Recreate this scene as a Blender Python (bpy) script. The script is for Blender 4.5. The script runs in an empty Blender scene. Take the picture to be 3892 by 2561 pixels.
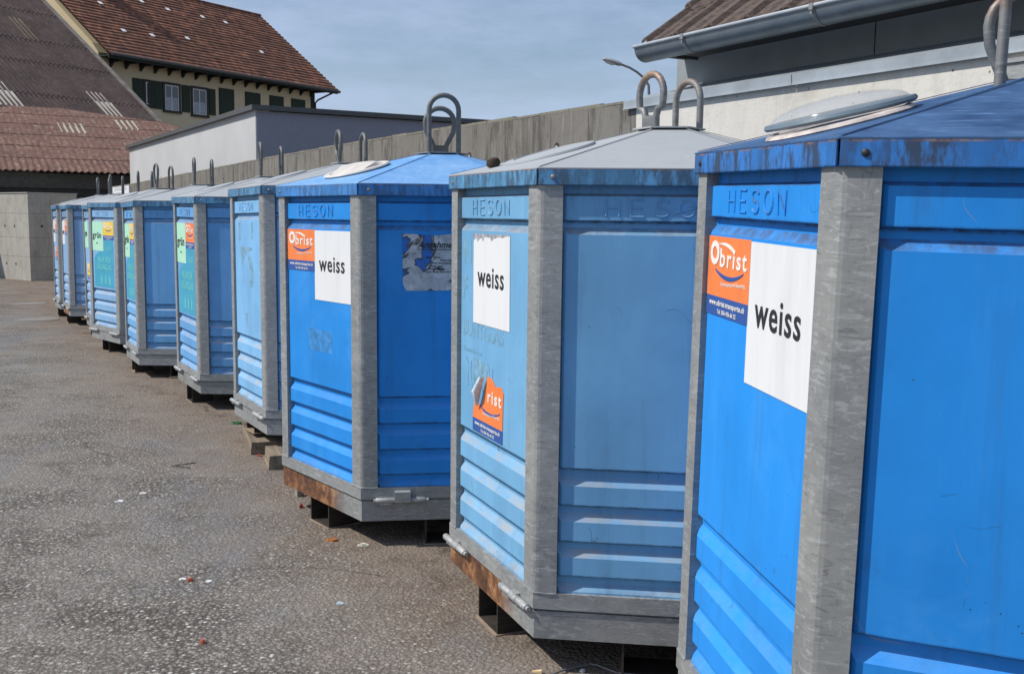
import bpy, math, random
from mathutils import Vector, Matrix
R_ = math.radians
C = bpy.context.scene.collection
sc = bpy.context.scene
random.seed(7)

# ------------------------------------------------------------------ camera
CAMZ = 1.645
cam = bpy.data.cameras.new('camera')
cam.sensor_width = 36.0
cam.lens = 36.284
cam.clip_start = 0.05
cam.clip_end = 2000
co = bpy.data.objects.new('camera', cam)
C.objects.link(co)
co.matrix_world = (Matrix.Translation((0, 0, CAMZ)) @ Matrix.Rotation(R_(90 - 6.482), 4, 'X')
                   @ Matrix.Rotation(R_(0.6663), 4, 'Z'))
sc.camera = co

# ------------------------------------------------------------------ sky, sun, exposure
SUN_AZ, SUN_EL = 188.0, 48.0          # direction towards the sun, measured from +X
sd = Vector((math.cos(R_(SUN_AZ)) * math.cos(R_(SUN_EL)), math.sin(R_(SUN_AZ)) * math.cos(R_(SUN_EL)), math.sin(R_(SUN_EL))))
world = bpy.data.worlds.new('World')
sc.world = world
world.use_nodes = True
wn, wl = world.node_tree.nodes, world.node_tree.links
bg = wn['Background']
sky = wn.new('ShaderNodeTexSky')
sky.sky_type = 'NISHITA'
sky.sun_disc = False
sky.sun_elevation = R_(SUN_EL)
sky.sun_rotation = math.atan2(sd.x, sd.y)
sky.air_density = 1.0
sky.dust_density = 1.0
sky.ozone_density = 2.2
tc = wn.new('ShaderNodeTexCoord')
mp = wn.new('ShaderNodeMapping'); mp.inputs['Scale'].default_value = (1.2, 1.2, 4.5)
nz = wn.new('ShaderNodeTexNoise'); nz.inputs['Scale'].default_value = 3.1; nz.inputs['Detail'].default_value = 7; nz.inputs['Roughness'].default_value = .62
rp = wn.new('ShaderNodeValToRGB'); rp.color_ramp.elements[0].position = .36; rp.color_ramp.elements[1].position = .66
rp.color_ramp.elements[0].color = (.16, .16, .16, 1); rp.color_ramp.elements[1].color = (.9, .9, .9, 1)
mx = wn.new('ShaderNodeMix'); mx.data_type = 'RGBA'
mx.inputs[7].default_value = (4.5, 5.6, 7.7, 1)
wl.new(tc.outputs['Generated'], mp.inputs['Vector']); wl.new(mp.outputs[0], nz.inputs['Vector'])
wl.new(nz.outputs[0], rp.inputs[0]); wl.new(rp.outputs[0], mx.inputs[0])
wl.new(sky.outputs[0], mx.inputs[6]); wl.new(mx.outputs[2], bg.inputs[0])
bg.inputs[1].default_value = 0.105
sun = bpy.data.lights.new('sun', 'SUN')
sun.energy = 4.5
sun.angle = R_(0.5)
sun.color = (1, .955, .88)
so = bpy.data.objects.new('sun', sun)
C.objects.link(so)
so.rotation_euler = sd.to_track_quat('Z', 'Y').to_euler()
sc.view_settings.view_transform = 'Standard'
sc.view_settings.look = 'None'
sc.view_settings.gamma = 1
sc.view_settings.exposure = 0.0
sc.cycles.max_bounces = 6

# ------------------------------------------------------------------ material helpers
class NT:
    def __init__(s, name):
        s.m = bpy.data.materials.new(name); s.m.use_nodes = True
        s.n = s.m.node_tree.nodes; s.l = s.m.node_tree.links
        s.b = s.n['Principled BSDF']; s.tc = s.n.new('ShaderNodeTexCoord')
        oi = s.n.new('ShaderNodeObjectInfo')
        ml = s.n.new('ShaderNodeMath'); ml.operation = 'MULTIPLY'; ml.inputs[1].default_value = 40
        s.l.new(oi.outputs['Random'], ml.inputs[0])
        s.off = s.n.new('ShaderNodeVectorMath'); s.off.operation = 'ADD'
        s.l.new(s.tc.outputs['Object'], s.off.inputs[0]); s.l.new(ml.outputs[0], s.off.inputs[1])
        s.P = s.off.outputs[0]; s.O = s.tc.outputs['Object']
    def lk(s, a, b):
        if isinstance(a, (int, float)): b.default_value = a
        elif isinstance(a, tuple): b.default_value = a if len(a) != 3 else (a + (1,) if len(b.default_value) == 4 else a)
        else: s.l.new(a, b)
    def sc_(s, vec, scale):
        m = s.n.new('ShaderNodeMapping'); m.inputs['Scale'].default_value = scale; s.l.new(vec, m.inputs[0]); return m.outputs[0]
    def noise(s, scale=5, detail=4, rough=.55, vec=None, sc=(1, 1, 1), dist=0):
        t = s.n.new('ShaderNodeTexNoise'); t.inputs['Scale'].default_value = scale; t.inputs['Detail'].default_value = detail
        t.inputs['Roughness'].default_value = rough; t.inputs['Distortion'].default_value = dist
        s.l.new(s.sc_(vec or s.P, sc), t.inputs['Vector']); return t.outputs[0]
    def vor(s, scale=5, vec=None, sc=(1, 1, 1), out='Distance', feat='F1', rnd=1):
        t = s.n.new('ShaderNodeTexVoronoi'); t.feature = feat; t.inputs['Scale'].default_value = scale; t.inputs['Randomness'].default_value = rnd
        s.l.new(s.sc_(vec or s.P, sc), t.inputs['Vector']); return t.outputs[out]
    def ramp(s, f, a, b, lo=0., hi=1.):
        t = s.n.new('ShaderNodeMapRange'); s.lk(f, t.inputs[0])
        for i, v in enumerate((a, b, lo, hi)): t.inputs[i + 1].default_value = v
        return t.outputs[0]
    def cramp(s, f, stops):
        t = s.n.new('ShaderNodeValToRGB'); e = t.color_ramp.elements
        while len(e) < len(stops): e.new(.5)
        for i, (p, c) in enumerate(stops): e[i].position = p; e[i].color = c + (1,)
        s.lk(f, t.inputs[0]); return t.outputs[0]
    def math(s, op, a, b=0.):
        t = s.n.new('ShaderNodeMath'); t.operation = op; s.lk(a, t.inputs[0]); s.lk(b, t.inputs[1]); return t.outputs[0]
    def mix(s, f, a, b, mode='MIX'):
        t = s.n.new('ShaderNodeMix'); t.data_type = 'RGBA'; t.blend_type = mode
        s.lk(f, t.inputs[0]); s.lk(a, t.inputs[6]); s.lk(b, t.inputs[7]); return t.outputs[2]
    def xyz(s, vec, i):
        t = s.n.new('ShaderNodeSeparateXYZ'); s.l.new(vec, t.inputs[0]); return t.outputs[i]
    def nz(s):
        g = s.n.new('ShaderNodeNewGeometry'); return s.xyz(g.outputs['Normal'], 2)
    def bump(s, h, strength=.3, dist=.01):
        t = s.n.new('ShaderNodeBump'); t.inputs['Strength'].default_value = strength; t.inputs['Distance'].default_value = dist
        s.l.new(h, t.inputs['Height']); s.l.new(t.outputs[0], s.b.inputs['Normal'])
    def out(s, col, rough=.6, metal=0., spec=None):
        s.lk(col, s.b.inputs['Base Color']); s.lk(rough, s.b.inputs['Roughness']); s.lk(metal, s.b.inputs['Metallic'])
        if spec is not None: s.b.inputs['Specular IOR Level'].default_value = spec
        return s.m

def plain(name, col, rough=.6, metal=0., var=.12, scale=12):
    t = NT(name)
    f = t.noise(scale, 5, .6)
    c = t.mix(t.ramp(f, .3, .7), tuple(x * (1 - var) for x in col), tuple(min(1, x * (1 + var)) for x in col))
    t.bump(f, .08, .004)
    return t.out(c, rough, metal)

def galv(name='galvanised_steel', tone=.29, rust=0., where=None):
    t = NT(name)
    v = t.vor(30, out='Color', sc=(.7, .7, 1.5))
    dr_ = t.noise(30, 6, .75, sc=(.45, .45, 1.7), dist=1.6)
    f = t.noise(4, 5, .6, sc=(1, 1, .7)); g = t.noise(26, 6, .72, sc=(1, 1, .35), dist=1.2)
    c = t.mix(t.ramp(t.xyz(v, 0), 0, 1), (tone * .82, tone * .86, tone * .88), (tone * 1.02, tone * 1.05, tone * 1.06))
    c = t.mix(t.ramp(f, .35, .7, 0, .6), c, (tone * 1.3, tone * 1.3, tone * 1.22))
    c = t.mix(t.ramp(dr_, .55, .6, 0, .75), c, (tone * 1.55, tone * 1.58, tone * 1.57))
    c = t.mix(t.ramp(dr_, .35, .44, .7, 0), c, (tone * .55, tone * .57, tone * .58))
    c = t.mix(t.ramp(g, .62, .66, 0, .5), c, (tone * 1.6, tone * 1.62, tone * 1.58))
    c = t.mix(t.ramp(g, .3, .38, .55, 0), c, (tone * .5, tone * .5, tone * .48))
    if rust:
        h = t.noise(3.2, 6, .7, sc=(1, 1, .6)); st = t.noise(38, 5, .7, sc=(1, 1, .12))
        k = t.ramp(t.math('ADD', h, t.math('MULTIPLY', st, .35)), .66 - rust * .2, .8 - rust * .2)
        if where == 'face':      # the rust sits on the side under the stickers
            n_ = t.n.new('ShaderNodeVectorMath'); n_.operation = 'DOT_PRODUCT'; t.l.new(t.O, n_.inputs[0]); n_.inputs[1].default_value = (-.866, -.5, 0)
            x_ = t.n.new('ShaderNodeVectorMath'); x_.operation = 'DOT_PRODUCT'; t.l.new(t.O, x_.inputs[0]); x_.inputs[1].default_value = (.5, -.866, 0)
            k = t.math('MULTIPLY', t.math('MULTIPLY', k, t.ramp(n_.outputs['Value'], .72, .76)), t.ramp(x_.outputs['Value'], .12, .3, 1, 0))
        if where == 'top': k = t.math('MULTIPLY', k, t.ramp(t.xyz(t.O, 2), .15, .22, 0, .6))
        if where == 'high': k = t.math('MULTIPLY', k, t.ramp(t.xyz(t.O, 2), .19, .25, 0, .9))
        rc = t.cramp(t.noise(9, 5, .7), [(.36, (.075, .04, .028)), (.5, (.2, .09, .045)), (.6, (.42, .22, .1)), (.72, (.5, .37, .22))])
        c = t.mix(k, c, rc)
    t.bump(g, .25, .003)
    return t.out(c, t.ramp(f, .3, .7, .5, .68), .35)

def blue(name, col, fade=0., dirt=.25, dust=0., rough=.42, light=None):
    t = NT(name)
    st = t.noise(9, 5, .6, sc=(1, 1, .09)); bl = t.noise(2.3, 5, .6)
    fi = t.noise(60, 4, .7, sc=(1, 1, .1)); sm = t.noise(14, 6, .75, sc=(1, 1, .5), dist=.6)
    light = light or (col[0] * .75 + .09, col[1] * .8 + .17, min(1, col[2] * .8 + .22))
    c = t.mix(t.ramp(st, .35, .72, 0, .12 + fade), col, light)
    c = t.mix(t.ramp(bl, .42, .68, 0, .5), c, tuple(x * .72 for x in col))
    c = t.mix(t.ramp(fi, .58, .75, 0, .1 + fade * .4), c, light)
    dk = tuple(x * .32 + .03 for x in col)
    c = t.mix(t.ramp(sm, .66 - dirt * .12, .8 - dirt * .12, 0, min(.75, dirt * 1.8)), c, dk)
    # thin curved scratches
    sx = t.noise(1.7, 1.5, .5, dist=.8); lw = t.math('ABSOLUTE', t.math('SUBTRACT', sx, .5))
    msk = t.ramp(t.noise(5.5, 3, .5), .6, .66)
    c = t.mix(t.math('MULTIPLY', t.ramp(lw, .0006, .0018, .6, 0), msk), c, (.25, .26, .27))
    s2 = t.noise(4.5, 1.2, .4, dist=1.4); l2 = t.math('ABSOLUTE', t.math('SUBTRACT', s2, .56)); m2 = t.ramp(t.noise(8.5, 2, .5, sc=(1, 1, 1.3)), .63, .66)
    c = t.mix(t.math('MULTIPLY', t.ramp(l2, .002, .005, .75, 0), m2), c, tuple(x * .3 + .02 for x in col))
    sp = t.vor(24); spm = t.ramp(t.noise(2.2, 2), .5, .56)
    c = t.mix(t.math('MULTIPLY', t.ramp(sp, .035, .06, .8, 0), spm), c, (.03, .035, .04))
    # dust that has settled on the upward slopes
    d = t.math('MULTIPLY', t.ramp(t.nz(), .2, .55), t.ramp(t.noise(16, 5, .7, sc=(.4, .4, 1)), .4, .62, .15, 1))
    c = t.mix(t.math('MULTIPLY', d, dust * .8), c, (.37, .355, .345))
    zz = t.xyz(t.O, 2)
    gn = t.ramp(t.noise(11, 6, .75, sc=(1.6, 1, 1.6)), .36, .58, .1, 1)
    for zb in (1.516, .634, .499, .365, .236):      # grime caught under each pressed field
        c = t.mix(t.math('MULTIPLY', t.ramp(t.math('ABSOLUTE', t.math('SUBTRACT', zz, zb)), .002, .009, .85, 0), gn), c, (.02, .03, .045))
    up = t.math('MULTIPLY', t.ramp(zz, 1.44, 1.48), t.ramp(t.nz(), .15, .4))
    c = t.mix(t.math('MULTIPLY', up, t.math('MULTIPLY', gn, .75 - dust * .35)), c, (.07, .065, .075))
    c = t.mix(t.math('MULTIPLY', t.ramp(zz, 1.47, 1.62), t.ramp(t.noise(34, 5, .7, sc=(1, 1, .12)), .52, .68, 0, .45)), c, dk)
    c = t.mix(t.ramp(t.noise(15, 5, .65, sc=(1, 1, .05)), .55, .7, 0, .28), c, dk)
    c = t.mix(t.ramp(t.noise(1.6, 6, .7, dist=.4), .55, .7, 0, .3), c, light)
    c = t.mix(t.math('MULTIPLY', t.ramp(zz, .215, .175), t.ramp(t.noise(6, 5, .7), .45, .62, 0, .5)), c, (.06, .1, .14))
    t.bump(t.noise(7, 3, .5), .06, .01)
    return t.out(c, t.ramp(st, .3, .7, rough, rough + .16), 0, .27)

def rimpaint(name, col, grime=.5):
    t = NT(name)
    st = t.noise(26, 6, .7, sc=(1, 1, .3)); b = t.noise(5, 4, .6); r = t.noise(9, 6, .75)
    c = t.mix(t.ramp(b, .35, .7), tuple(x * .8 for x in col), tuple(min(1, x * 1.15 + .02) for x in col))
    c = t.mix(t.math('MULTIPLY', t.ramp(st, .42, .56), t.ramp(b, .34, .5, .15, grime)), c, (.03, .042, .065))
    zt_ = t.xyz(t.O, 2); c = t.mix(t.math('MULTIPLY', t.ramp(zt_, 1.689, 1.694), t.ramp(t.noise(13, 6, .75), .45, .55, 0, .85)), c, t.cramp(t.noise(40, 4, .7), [(.4, (.1, .045, .025)), (.6, (.3, .2, .15))]))
    c = t.mix(t.ramp(r, .64, .68, 0, .8), c, (.15, .08, .055))
    t.bump(st, .1, .003)
    return t.out(c, .5)

def lidpaint(name, col, worn, amt=.4, streak=(1, 1, 1), rust=0.):
    t = NT(name)
    a = t.noise(3.5, 6, .65); b = t.noise(34, 5, .7, sc=streak); g = t.noise(10, 6, .7, dist=.7)
    c = t.mix(t.ramp(a, .35, .68, 0, amt), col, worn)
    c = t.mix(t.ramp(b, .56, .66, 0, min(1, amt * 1.3)), c, worn)
    c = t.mix(t.ramp(g, .62, .74, 0, .4), c, tuple(x * .45 for x in col))
    c = t.mix(t.ramp(t.noise(17, 5, .7), .7, .74, 0, .7 + rust), c, (.13, .07, .05))
    t.bump(b, .05, .003)
    return t.out(c, .62, 0, .3)

def concrete(name, lo, hi, streaks=.5, top=None, pores=.5, board=0):
    t = NT(name)
    a = t.noise(.9, 6, .6); st = t.noise(7, 7, .78, vec=t.O, sc=(1, 1, .16), dist=.5); f = t.noise(45, 4, .6)
    c = t.mix(t.ramp(a, .3, .7), lo, hi)
    c = t.mix(t.ramp(st, .5, .58, 0, streaks), c, tuple(x * .45 for x in lo))
    c = t.mix(t.ramp(t.noise(22, 7, .78, vec=t.O, sc=(1, 1, .07), dist=.6), .56, .64, 0, streaks * .8), c, tuple(min(1, x * 1.4) for x in hi))
    c = t.mix(t.ramp(f, .3, .7, 0, .18), c, lo)
    c = t.mix(t.ramp(t.noise(26, 6, .8, vec=t.O, sc=(1, 1, .09)), .6, .68, 0, streaks * .8), c, (.09, .08, .07))
    c = t.mix(t.ramp(t.noise(3.2, 7, .78), .5, .68, 0, .5), c, tuple(x * .62 for x in lo))
    if pores: c = t.mix(t.math('MULTIPLY', t.ramp(t.vor(13), .06, .1, 1, 0), t.ramp(t.noise(4, 2), .42, .5, 0, pores)), c, tuple(x * .3 for x in lo))
    if top is not None:   # run-off stain hanging from the coping
        z = t.math('ADD', t.xyz(t.O, 2), t.math('MULTIPLY', t.noise(6, 5, .7, vec=t.O, sc=(1, 1, .05)), .7))
        c = t.mix(t.ramp(z, top - .1, top + .5, 0, .6), c, (.075, .066, .055))
    t.bump(t.math('ADD', f, t.math('MULTIPLY', st, 2.)), .25, .008)
    return t.out(c, .9, 0, .2)

M = {}
M['galv'] = galv(); M['galv_dark'] = galv('aged_galvanised_steel', .24)
M['galv_rust'] = galv('rusty_galvanised_steel', .27, 1.1, 'face'); M['galv_rust2'] = galv('half_rusted_galvanised_steel', .28, .95, 'face')
M['pin'] = galv('pin_steel', .33)
M['loop'] = galv('loop_steel', .13)
M['loop_rust'] = galv('rusty_loop_steel', .2, .45, 'top'); M['loop_rust_high'] = galv('rust_topped_loop_steel', .19, .4, 'high')
M['foot'] = plain('foot_steel', (.035, .027, .022), .8, .2, .5)
M['screw'] = plain('screw_steel', (.3, .27, .24), .4, .6)
M['white'] = NT('white_sticker_film')
t = M['white']; cw = t.mix(t.ramp(t.noise(9, 6, .7, sc=(1, 1, .12)), .46, .68, 0, .6), (.74, .75, .76), (.6, .61, .62))
cw = t.mix(t.ramp(t.vor(22), .012, .022, .7, 0), cw, (.1, .12, .15)); M['white'] = t.out(cw, .45)
M['orange'] = plain('orange_print', (.86, .22, .055), .45, 0, .1, 9); M['yellow'] = plain('yellow_print', (.85, .56, .03), .45, 0, .05)
M['navy'] = plain('navy_print', (.03, .09, .33), .45, 0, .05); M['mint'] = plain('mint_sticker_film', (.42, .74, .56), .5, 0, .05)
M['ink'] = plain('black_ink', (.02, .021, .025), .5, 0, .1); M['pwhite'] = plain('white_print', (.78, .77, .74), .5, 0, .03)
M['teal'] = plain('teal_print', (.05, .34, .5), .5, 0, .1, 6); M['tealtext'] = plain('pale_teal_print', (.13, .5, .5), .5, 0, .1)
M['ghost'] = plain('faded_print', (.165, .35, .5), .55, 0, .22, 25); M['residue'] = plain('glue_residue', (.17, .33, .46), .7, 0, .35, 30)
M['silver'] = plain('torn_foil', (.34, .35, .38), .4, 0, .5, 40)
M['wood'] = NT('weathered_wood'); t = M['wood']; g_ = t.noise(30, 5, .6, sc=(1, .06, 1)); M['wood'] = (t.bump(g_, .4, .01), t.out(t.mix(t.ramp(g_, .3, .7), (.1, .075, .055), (.3, .24, .17)), .9))[1]
M['ring'] = plain('off_white_rubber', (.56, .53, .49), .6, 0, .12); M['ringr'] = plain('stained_off_white_rubber', (.5, .44, .4), .6, 0, .4, 18)
M['flap'] = plain('grey_plastic_cover', (.13, .18, .22), .35, 0, .12)
M['knob'] = plain('brown_sponge', (.045, .032, .02), .95, 0, .5, 60)
gl = NT('clear_acrylic'); gl.b.inputs['Alpha'].default_value = .2; M['dome'] = gl.out(gl.mix(gl.ramp(gl.noise(12, 5, .6), .4, .7, 0, .5), (.6, .64, .66), (.45, .5, .55)), .12)

# ------------------------------------------------------------------ mesh helpers
class MB:
    def __init__(s): s.v = []; s.f = []
    def add(s, vs, fs):
        o = len(s.v); s.v += [tuple(v) for v in vs]; s.f += [tuple(i + o for i in f) for f in fs]; return s
    def box(s, x0, x1, y0, y1, z0, z1, T=None):
        vs = [Vector((x, y, z)) for x in (x0, x1) for y in (y0, y1) for z in (z0, z1)]
        if T: vs = [T @ v for v in vs]
        return s.add(vs, [(0, 1, 3, 2), (4, 6, 7, 5), (0, 4, 5, 1), (2, 3, 7, 6), (0, 2, 6, 4), (1, 5, 7, 3)])
    def loft(s, rings, close=True, cap=True):
        n = len(rings[0]); vs = [p for r in rings for p in r]; fs = []
        for i in range(len(rings) - 1):
            for j in range(n if close else n - 1):
                k = (j + 1) % n; fs.append((i * n + j, i * n + k, (i + 1) * n + k, (i + 1) * n + j))
        if cap and close:
            fs.append(tuple(range(n - 1, -1, -1))); fs.append(tuple(range((len(rings) - 1) * n, len(rings) * n)))
        return s.add(vs, fs)
    def tube(s, pts, r, n=10, cap=True, flat=1.):
        pts = [Vector(p) for p in pts]; rings = []; up = None
        for i, p in enumerate(pts):
            d = (pts[min(i + 1, len(pts) - 1)] - pts[max(i - 1, 0)]).normalized()
            if up is None: up = d.orthogonal().normalized()
            a = d.cross(up)
            if a.length < 1e-6: a = d.orthogonal()
            a.normalize(); up = a.cross(d).normalized()
            rr = r[i] if isinstance(r, (list, tuple)) else r
            rings.append([p + (a * math.cos(q) + up * math.sin(q) * flat) * rr for q in [2 * math.pi * k / n for k in range(n)]])
        return s.loft(rings, True, cap)
    def prism(s, poly, y0, y1):          # polygon in x,z, extruded along y
        n = len(poly); vs = [(p[0], y0, p[1]) for p in poly] + [(p[0], y1, p[1]) for p in poly]
        fs = [tuple(range(n)), tuple(range(2 * n - 1, n - 1, -1))] + [(i, i + n, (i + 1) % n + n, (i + 1) % n) for i in range(n)]
        return s.add(vs, fs)
    def mesh(s, name, smooth=False):
        me = bpy.data.meshes.new(name); me.from_pydata([tuple(v) for v in s.v], [], s.f); me.validate(); me.update()
        import bmesh
        b = bmesh.new(); b.from_mesh(me); bmesh.ops.recalc_face_normals(b, faces=b.faces); b.to_mesh(me); b.free()
        if smooth:
            for p in me.polygons: p.use_smooth = True
            try: me.set_sharp_from_angle(angle=R_(35))
            except Exception: pass
        me.materials.append(None)
        return me

def link(name, me, mat, parent=None, loc=(0, 0, 0), rz=0., label=None):
    o = bpy.data.objects.new(name, me); C.objects.link(o); o.location = loc; o.rotation_euler = (0, 0, rz)
    if mat is not None:
        if not me.materials: me.materials.append(None)
        o.material_slots[0].link = 'OBJECT'; o.material_slots[0].material = mat
    if parent: o.parent = parent
    if label: o['label'] = label
    return o
def obj(name, mb, mat, parent=None, loc=(0, 0, 0), rz=0., smooth=False, label=None):
    return link(name, mb.mesh(name, smooth), mat, parent, loc, rz, label)
def tag(o, label, cat, group=None):
    o['label'] = label; o['category'] = cat
    if group: o['group'] = group
    return o
def struct(o, kind='structure'): o['kind'] = kind; return o
def empty(name, loc=(0, 0, 0), M4=None):
    e = bpy.data.objects.new(name, None); C.objects.link(e)
    if M4 is not None: e.matrix_world = M4
    else: e.location = loc
    e.empty_display_size = .1
    return e
_tc = {}
def text_mesh(txt, size, sx=1., offset=0., shear=0., ext=.0006, align='LEFT', spacing=1.):
    key = (txt, size, sx, offset, shear, ext, align, spacing)
    if key in _tc: return _tc[key]
    cu = bpy.data.curves.new('lettering', 'FONT'); cu.body = txt; cu.size = size; cu.offset = offset; cu.shear = shear
    cu.extrude = ext; cu.align_x = align; cu.resolution_u = 3; cu.space_character = spacing
    ob = bpy.data.objects.new('tmp', cu); C.objects.link(ob)
    dg = bpy.context.evaluated_depsgraph_get(); dg.update()
    me = bpy.data.meshes.new_from_object(ob.evaluated_get(dg))
    bpy.data.objects.remove(ob)
    for v in me.vertices:      # lay it in the x,z plane facing -y
        x, y, z = v.co; v.co = (x * sx, -z, y)
    me.materials.clear(); me.materials.append(None); me.name = 'lettering'
    _tc[key] = me
    return me

# ------------------------------------------------------------------ ground
gm = NT('worn_asphalt'); t = gm
v1c = t.vor(60, vec=t.O, out='Color'); v1 = t.vor(60, vec=t.O); v2 = t.vor(135, vec=t.O); v2c = t.vor(135, vec=t.O, out='Color')
big = t.noise(.35, 5, .6, vec=t.O); mid = t.noise(1.3, 6, .65, vec=t.O); blu = t.noise(.8, 6, .7, vec=t.O, sc=(1, .55, 1)); fn = t.noise(26, 5, .7, vec=t.O)
c = t.cramp(t.xyz(v1c, 0), [(0, (.1, .09, .08)), (.45, (.215, .195, .176)), (.82, (.3, .275, .245)), (.93, (.4, .375, .34)), (1, (.68, .65, .61))])
c = t.mix(t.ramp(v1, .34, .56, 0, .85), c, (.042, .037, .033))
c2 = t.cramp(t.xyz(v2c, 1), [(0, (.145, .13, .115)), (.7, (.24, .218, .196)), (1, (.4, .37, .34))])
rgh = t.ramp(mid, .42, .58)
c = t.mix(t.math('MULTIPLY', rgh, .6), c, c2)
c = t.mix(t.ramp(big, .35, .65, 0, .35), c, (.255, .222, .196))
c = t.mix(t.ramp(blu, .5, .62, 0, .55), c, (.165, .175, .19))
c = t.mix(t.ramp(fn, .3, .45, .35, 0), c, (.08, .07, .06))
# brown dirt lying along the foot of the row of containers
n_ = t.n.new('ShaderNodeVectorMath'); n_.operation = 'DOT_PRODUCT'; t.l.new(t.O, n_.inputs[0]); n_.inputs[1].default_value = (.868, .496, 0)
dd = t.math('ADD', n_.outputs['Value'], t.math('MULTIPLY', t.noise(2.2, 5, .7, vec=t.O), 1.3))
c = t.mix(t.ramp(dd, 1.7, 2.7, 0, .6), c, (.205, .155, .118))
c = t.mix(t.math('MULTIPLY', t.ramp(dd, 2.3, 2.8), t.ramp(t.noise(4, 7, .78, vec=t.O), .5, .64, 0, .85)), c, (.075, .06, .048))
# dark seams where the surface was patched, and old oil drips
cs = t.noise(.16, 2, .5, vec=t.O, dist=.8); cl_ = t.math('ABSOLUTE', t.math('SUBTRACT', cs, .5))
c = t.mix(t.math('MULTIPLY', t.ramp(cl_, .0003, .0009, .6, 0), t.ramp(t.noise(1.1, 2, .5, vec=t.O), .5, .56)), c, (.05, .045, .04))
c = t.mix(t.math('MULTIPLY', t.ramp(t.vor(1.1, vec=t.O), .06, .16, .55, 0), t.ramp(t.noise(3, 4, .6, vec=t.O), .42, .55)), c, (.09, .082, .075))
c = t.mix(t.ramp(t.noise(2.1, 6, .7, vec=t.O, sc=(.4, 1, 1)), .56, .68, 0, .3), c, (.3, .275, .25))
t.bump(t.math('ADD', t.math('MULTIPLY', v1, -1.0), t.math('MULTIPLY', v2, -.4)), .6, .011)
gm = t.out(c, 1.0, 0, .08)
g = MB(); SL = -.0035
ys = [-60, 40, 1500]; xs = [-900, 900]
def gz(y): return SL * min(y, 40)
g.add([(x, y, gz(y)) for y in ys for x in xs], [(0, 1, 3, 2), (2, 3, 5, 4)])
ground = obj('ground', g, gm); struct(ground)

chips = MB()
for i in range(700):
    y = 2.6 + (random.random() ** 1.6) * 6; x = -3.9 + random.random() * 4.2
    if x * .868 + y * .496 > 1.95: continue
    s = random.uniform(.0035, .0085); a = random.random() * 3.14; q = random.uniform(.5, .9)
    p = [Vector((math.cos(a + k * 1.2566) * s * random.uniform(.8, 1.1), math.sin(a + k * 1.2566) * s * q, 0)) for k in range(5)]
    z = gz(y); o_ = Vector((x, y, z - .002))
    chips.loft([[o_ + v for v in p], [o_ + v * .8 + Vector((0, 0, .0045)) for v in p]])
cm = NT('stone_chips'); rp_ = cm.vor(3.1, vec=cm.O, out='Color', sc=(9, 9, 1))
struct(obj('stone_chips', chips, cm.out(cm.cramp(cm.xyz(rp_, 0), [(0, (.2, .19, .17)), (.6, (.34, .33, .3)), (1, (.6, .58, .54))]), .8)), 'stuff')
bpy.data.objects['stone_chips']['label'] = 'pale stone chips worked loose on the worn asphalt'

# ------------------------------------------------------------------ the bottle banks
Rr = .9164; S = Rr; Z1, Z2, Z3, Z4, Z5 = .108, .174, 1.64, 1.70, 1.89
HV = [Vector((math.cos(R_(60 * k)) * Rr, math.sin(R_(60 * k)) * Rr, 0)) for k in range(6)]
def hexring(r, z, rot=0): return [Vector((math.cos(R_(60 * k + rot)) * r, math.sin(R_(60 * k + rot)) * r, z)) for k in range(6)]
def FF(k):   # face frame: x along the face, y inward
    a = HV[k % 6]; u = (HV[(k + 1) % 6] - a).normalized()
    return a, math.atan2(u.y, u.x)

# panel: recessed base sheet with pressed-out fields
PI_, PO = .0355, .015
fields = [(1.612, 1.603, 1.520), (1.494, 1.470, .638), (.603, .572, .503), (.470, .440, .369), (.336, .307, .240), (.207, .180, .150)]
def letter_strokes(t0):
    h0, h1 = 1.535, 1.592; w = .045; d = .085; L = []
    def arc(cx, cz, rx, rz, a0, a1, n=10): return [(cx + rx * math.cos(R_(a0 + (a1 - a0) * i / n)), cz + rz * math.sin(R_(a0 + (a1 - a0) * i / n))) for i in range(n + 1)]
    m = (h0 + h1) / 2; q = (h1 - h0) / 4; x = t0
    L += [[(x, h0), (x, h1)], [(x + w, h0), (x + w, h1)], [(x, m), (x + w, m)]]; x += d
    L += [[(x + w, h1), (x, h1), (x, h0), (x + w, h0)], [(x, m), (x + w * .85, m)]]; x += d
    L += [arc(x + w / 2, m + q, w / 2, q, 20, 270, 8) + arc(x + w / 2, m - q, w / 2, q, 90, -160, 8)]; x += d
    L += [arc(x + w / 2, m, w / 2 + .004, 2 * q, 0, 360, 18)]; x += d
    L += [[(x, h0), (x, h1), (x + w, h0), (x + w, h1)]]
    return L
def panel_mesh(letters=None):
    b = MB(); b.box(.03, S - .03, PI_, PI_ + .004, Z2 - .03, Z3 + .03)
    for zt, zf, zb in fields:
        x0, x1 = .078, S - .078; ch = .02
        bot = zb - .004
        outer = [(x0, bot), (x1, bot), (x1, zt), (x0, zt)]; inner = [(x0 + ch, zb), (x1 - ch, zb), (x1 - ch, zf), (x0 + ch, zf)]
        md = [(x0 + ch * .55, bot + .001), (x1 - ch * .55, bot + .001), (x1 - ch * .55, zf + (zt - zf) * .35), (x0 + ch * .55, zf + (zt - zf) * .35)]
        vs = [(x, PI_, z) for x, z in outer] + [(x, PO + .007, z) for x, z in md] + [(x, PO, z) for x, z in inner]
        fs = [(i, (i + 1) % 4, (i + 1) % 4 + 4, i + 4) for i in range(4)] + [(i + 4, (i + 1) % 4 + 4, (i + 1) % 4 + 8, i + 8) for i in range(4)] + [(8, 9, 10, 11)]
        b.add(vs, fs)
    if letters is not None:
        for st in letter_strokes(letters): b.tube([(x, PO + .0004, z) for x, z in st], .0043, 6, True)
    return b.mesh('panel')
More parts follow.
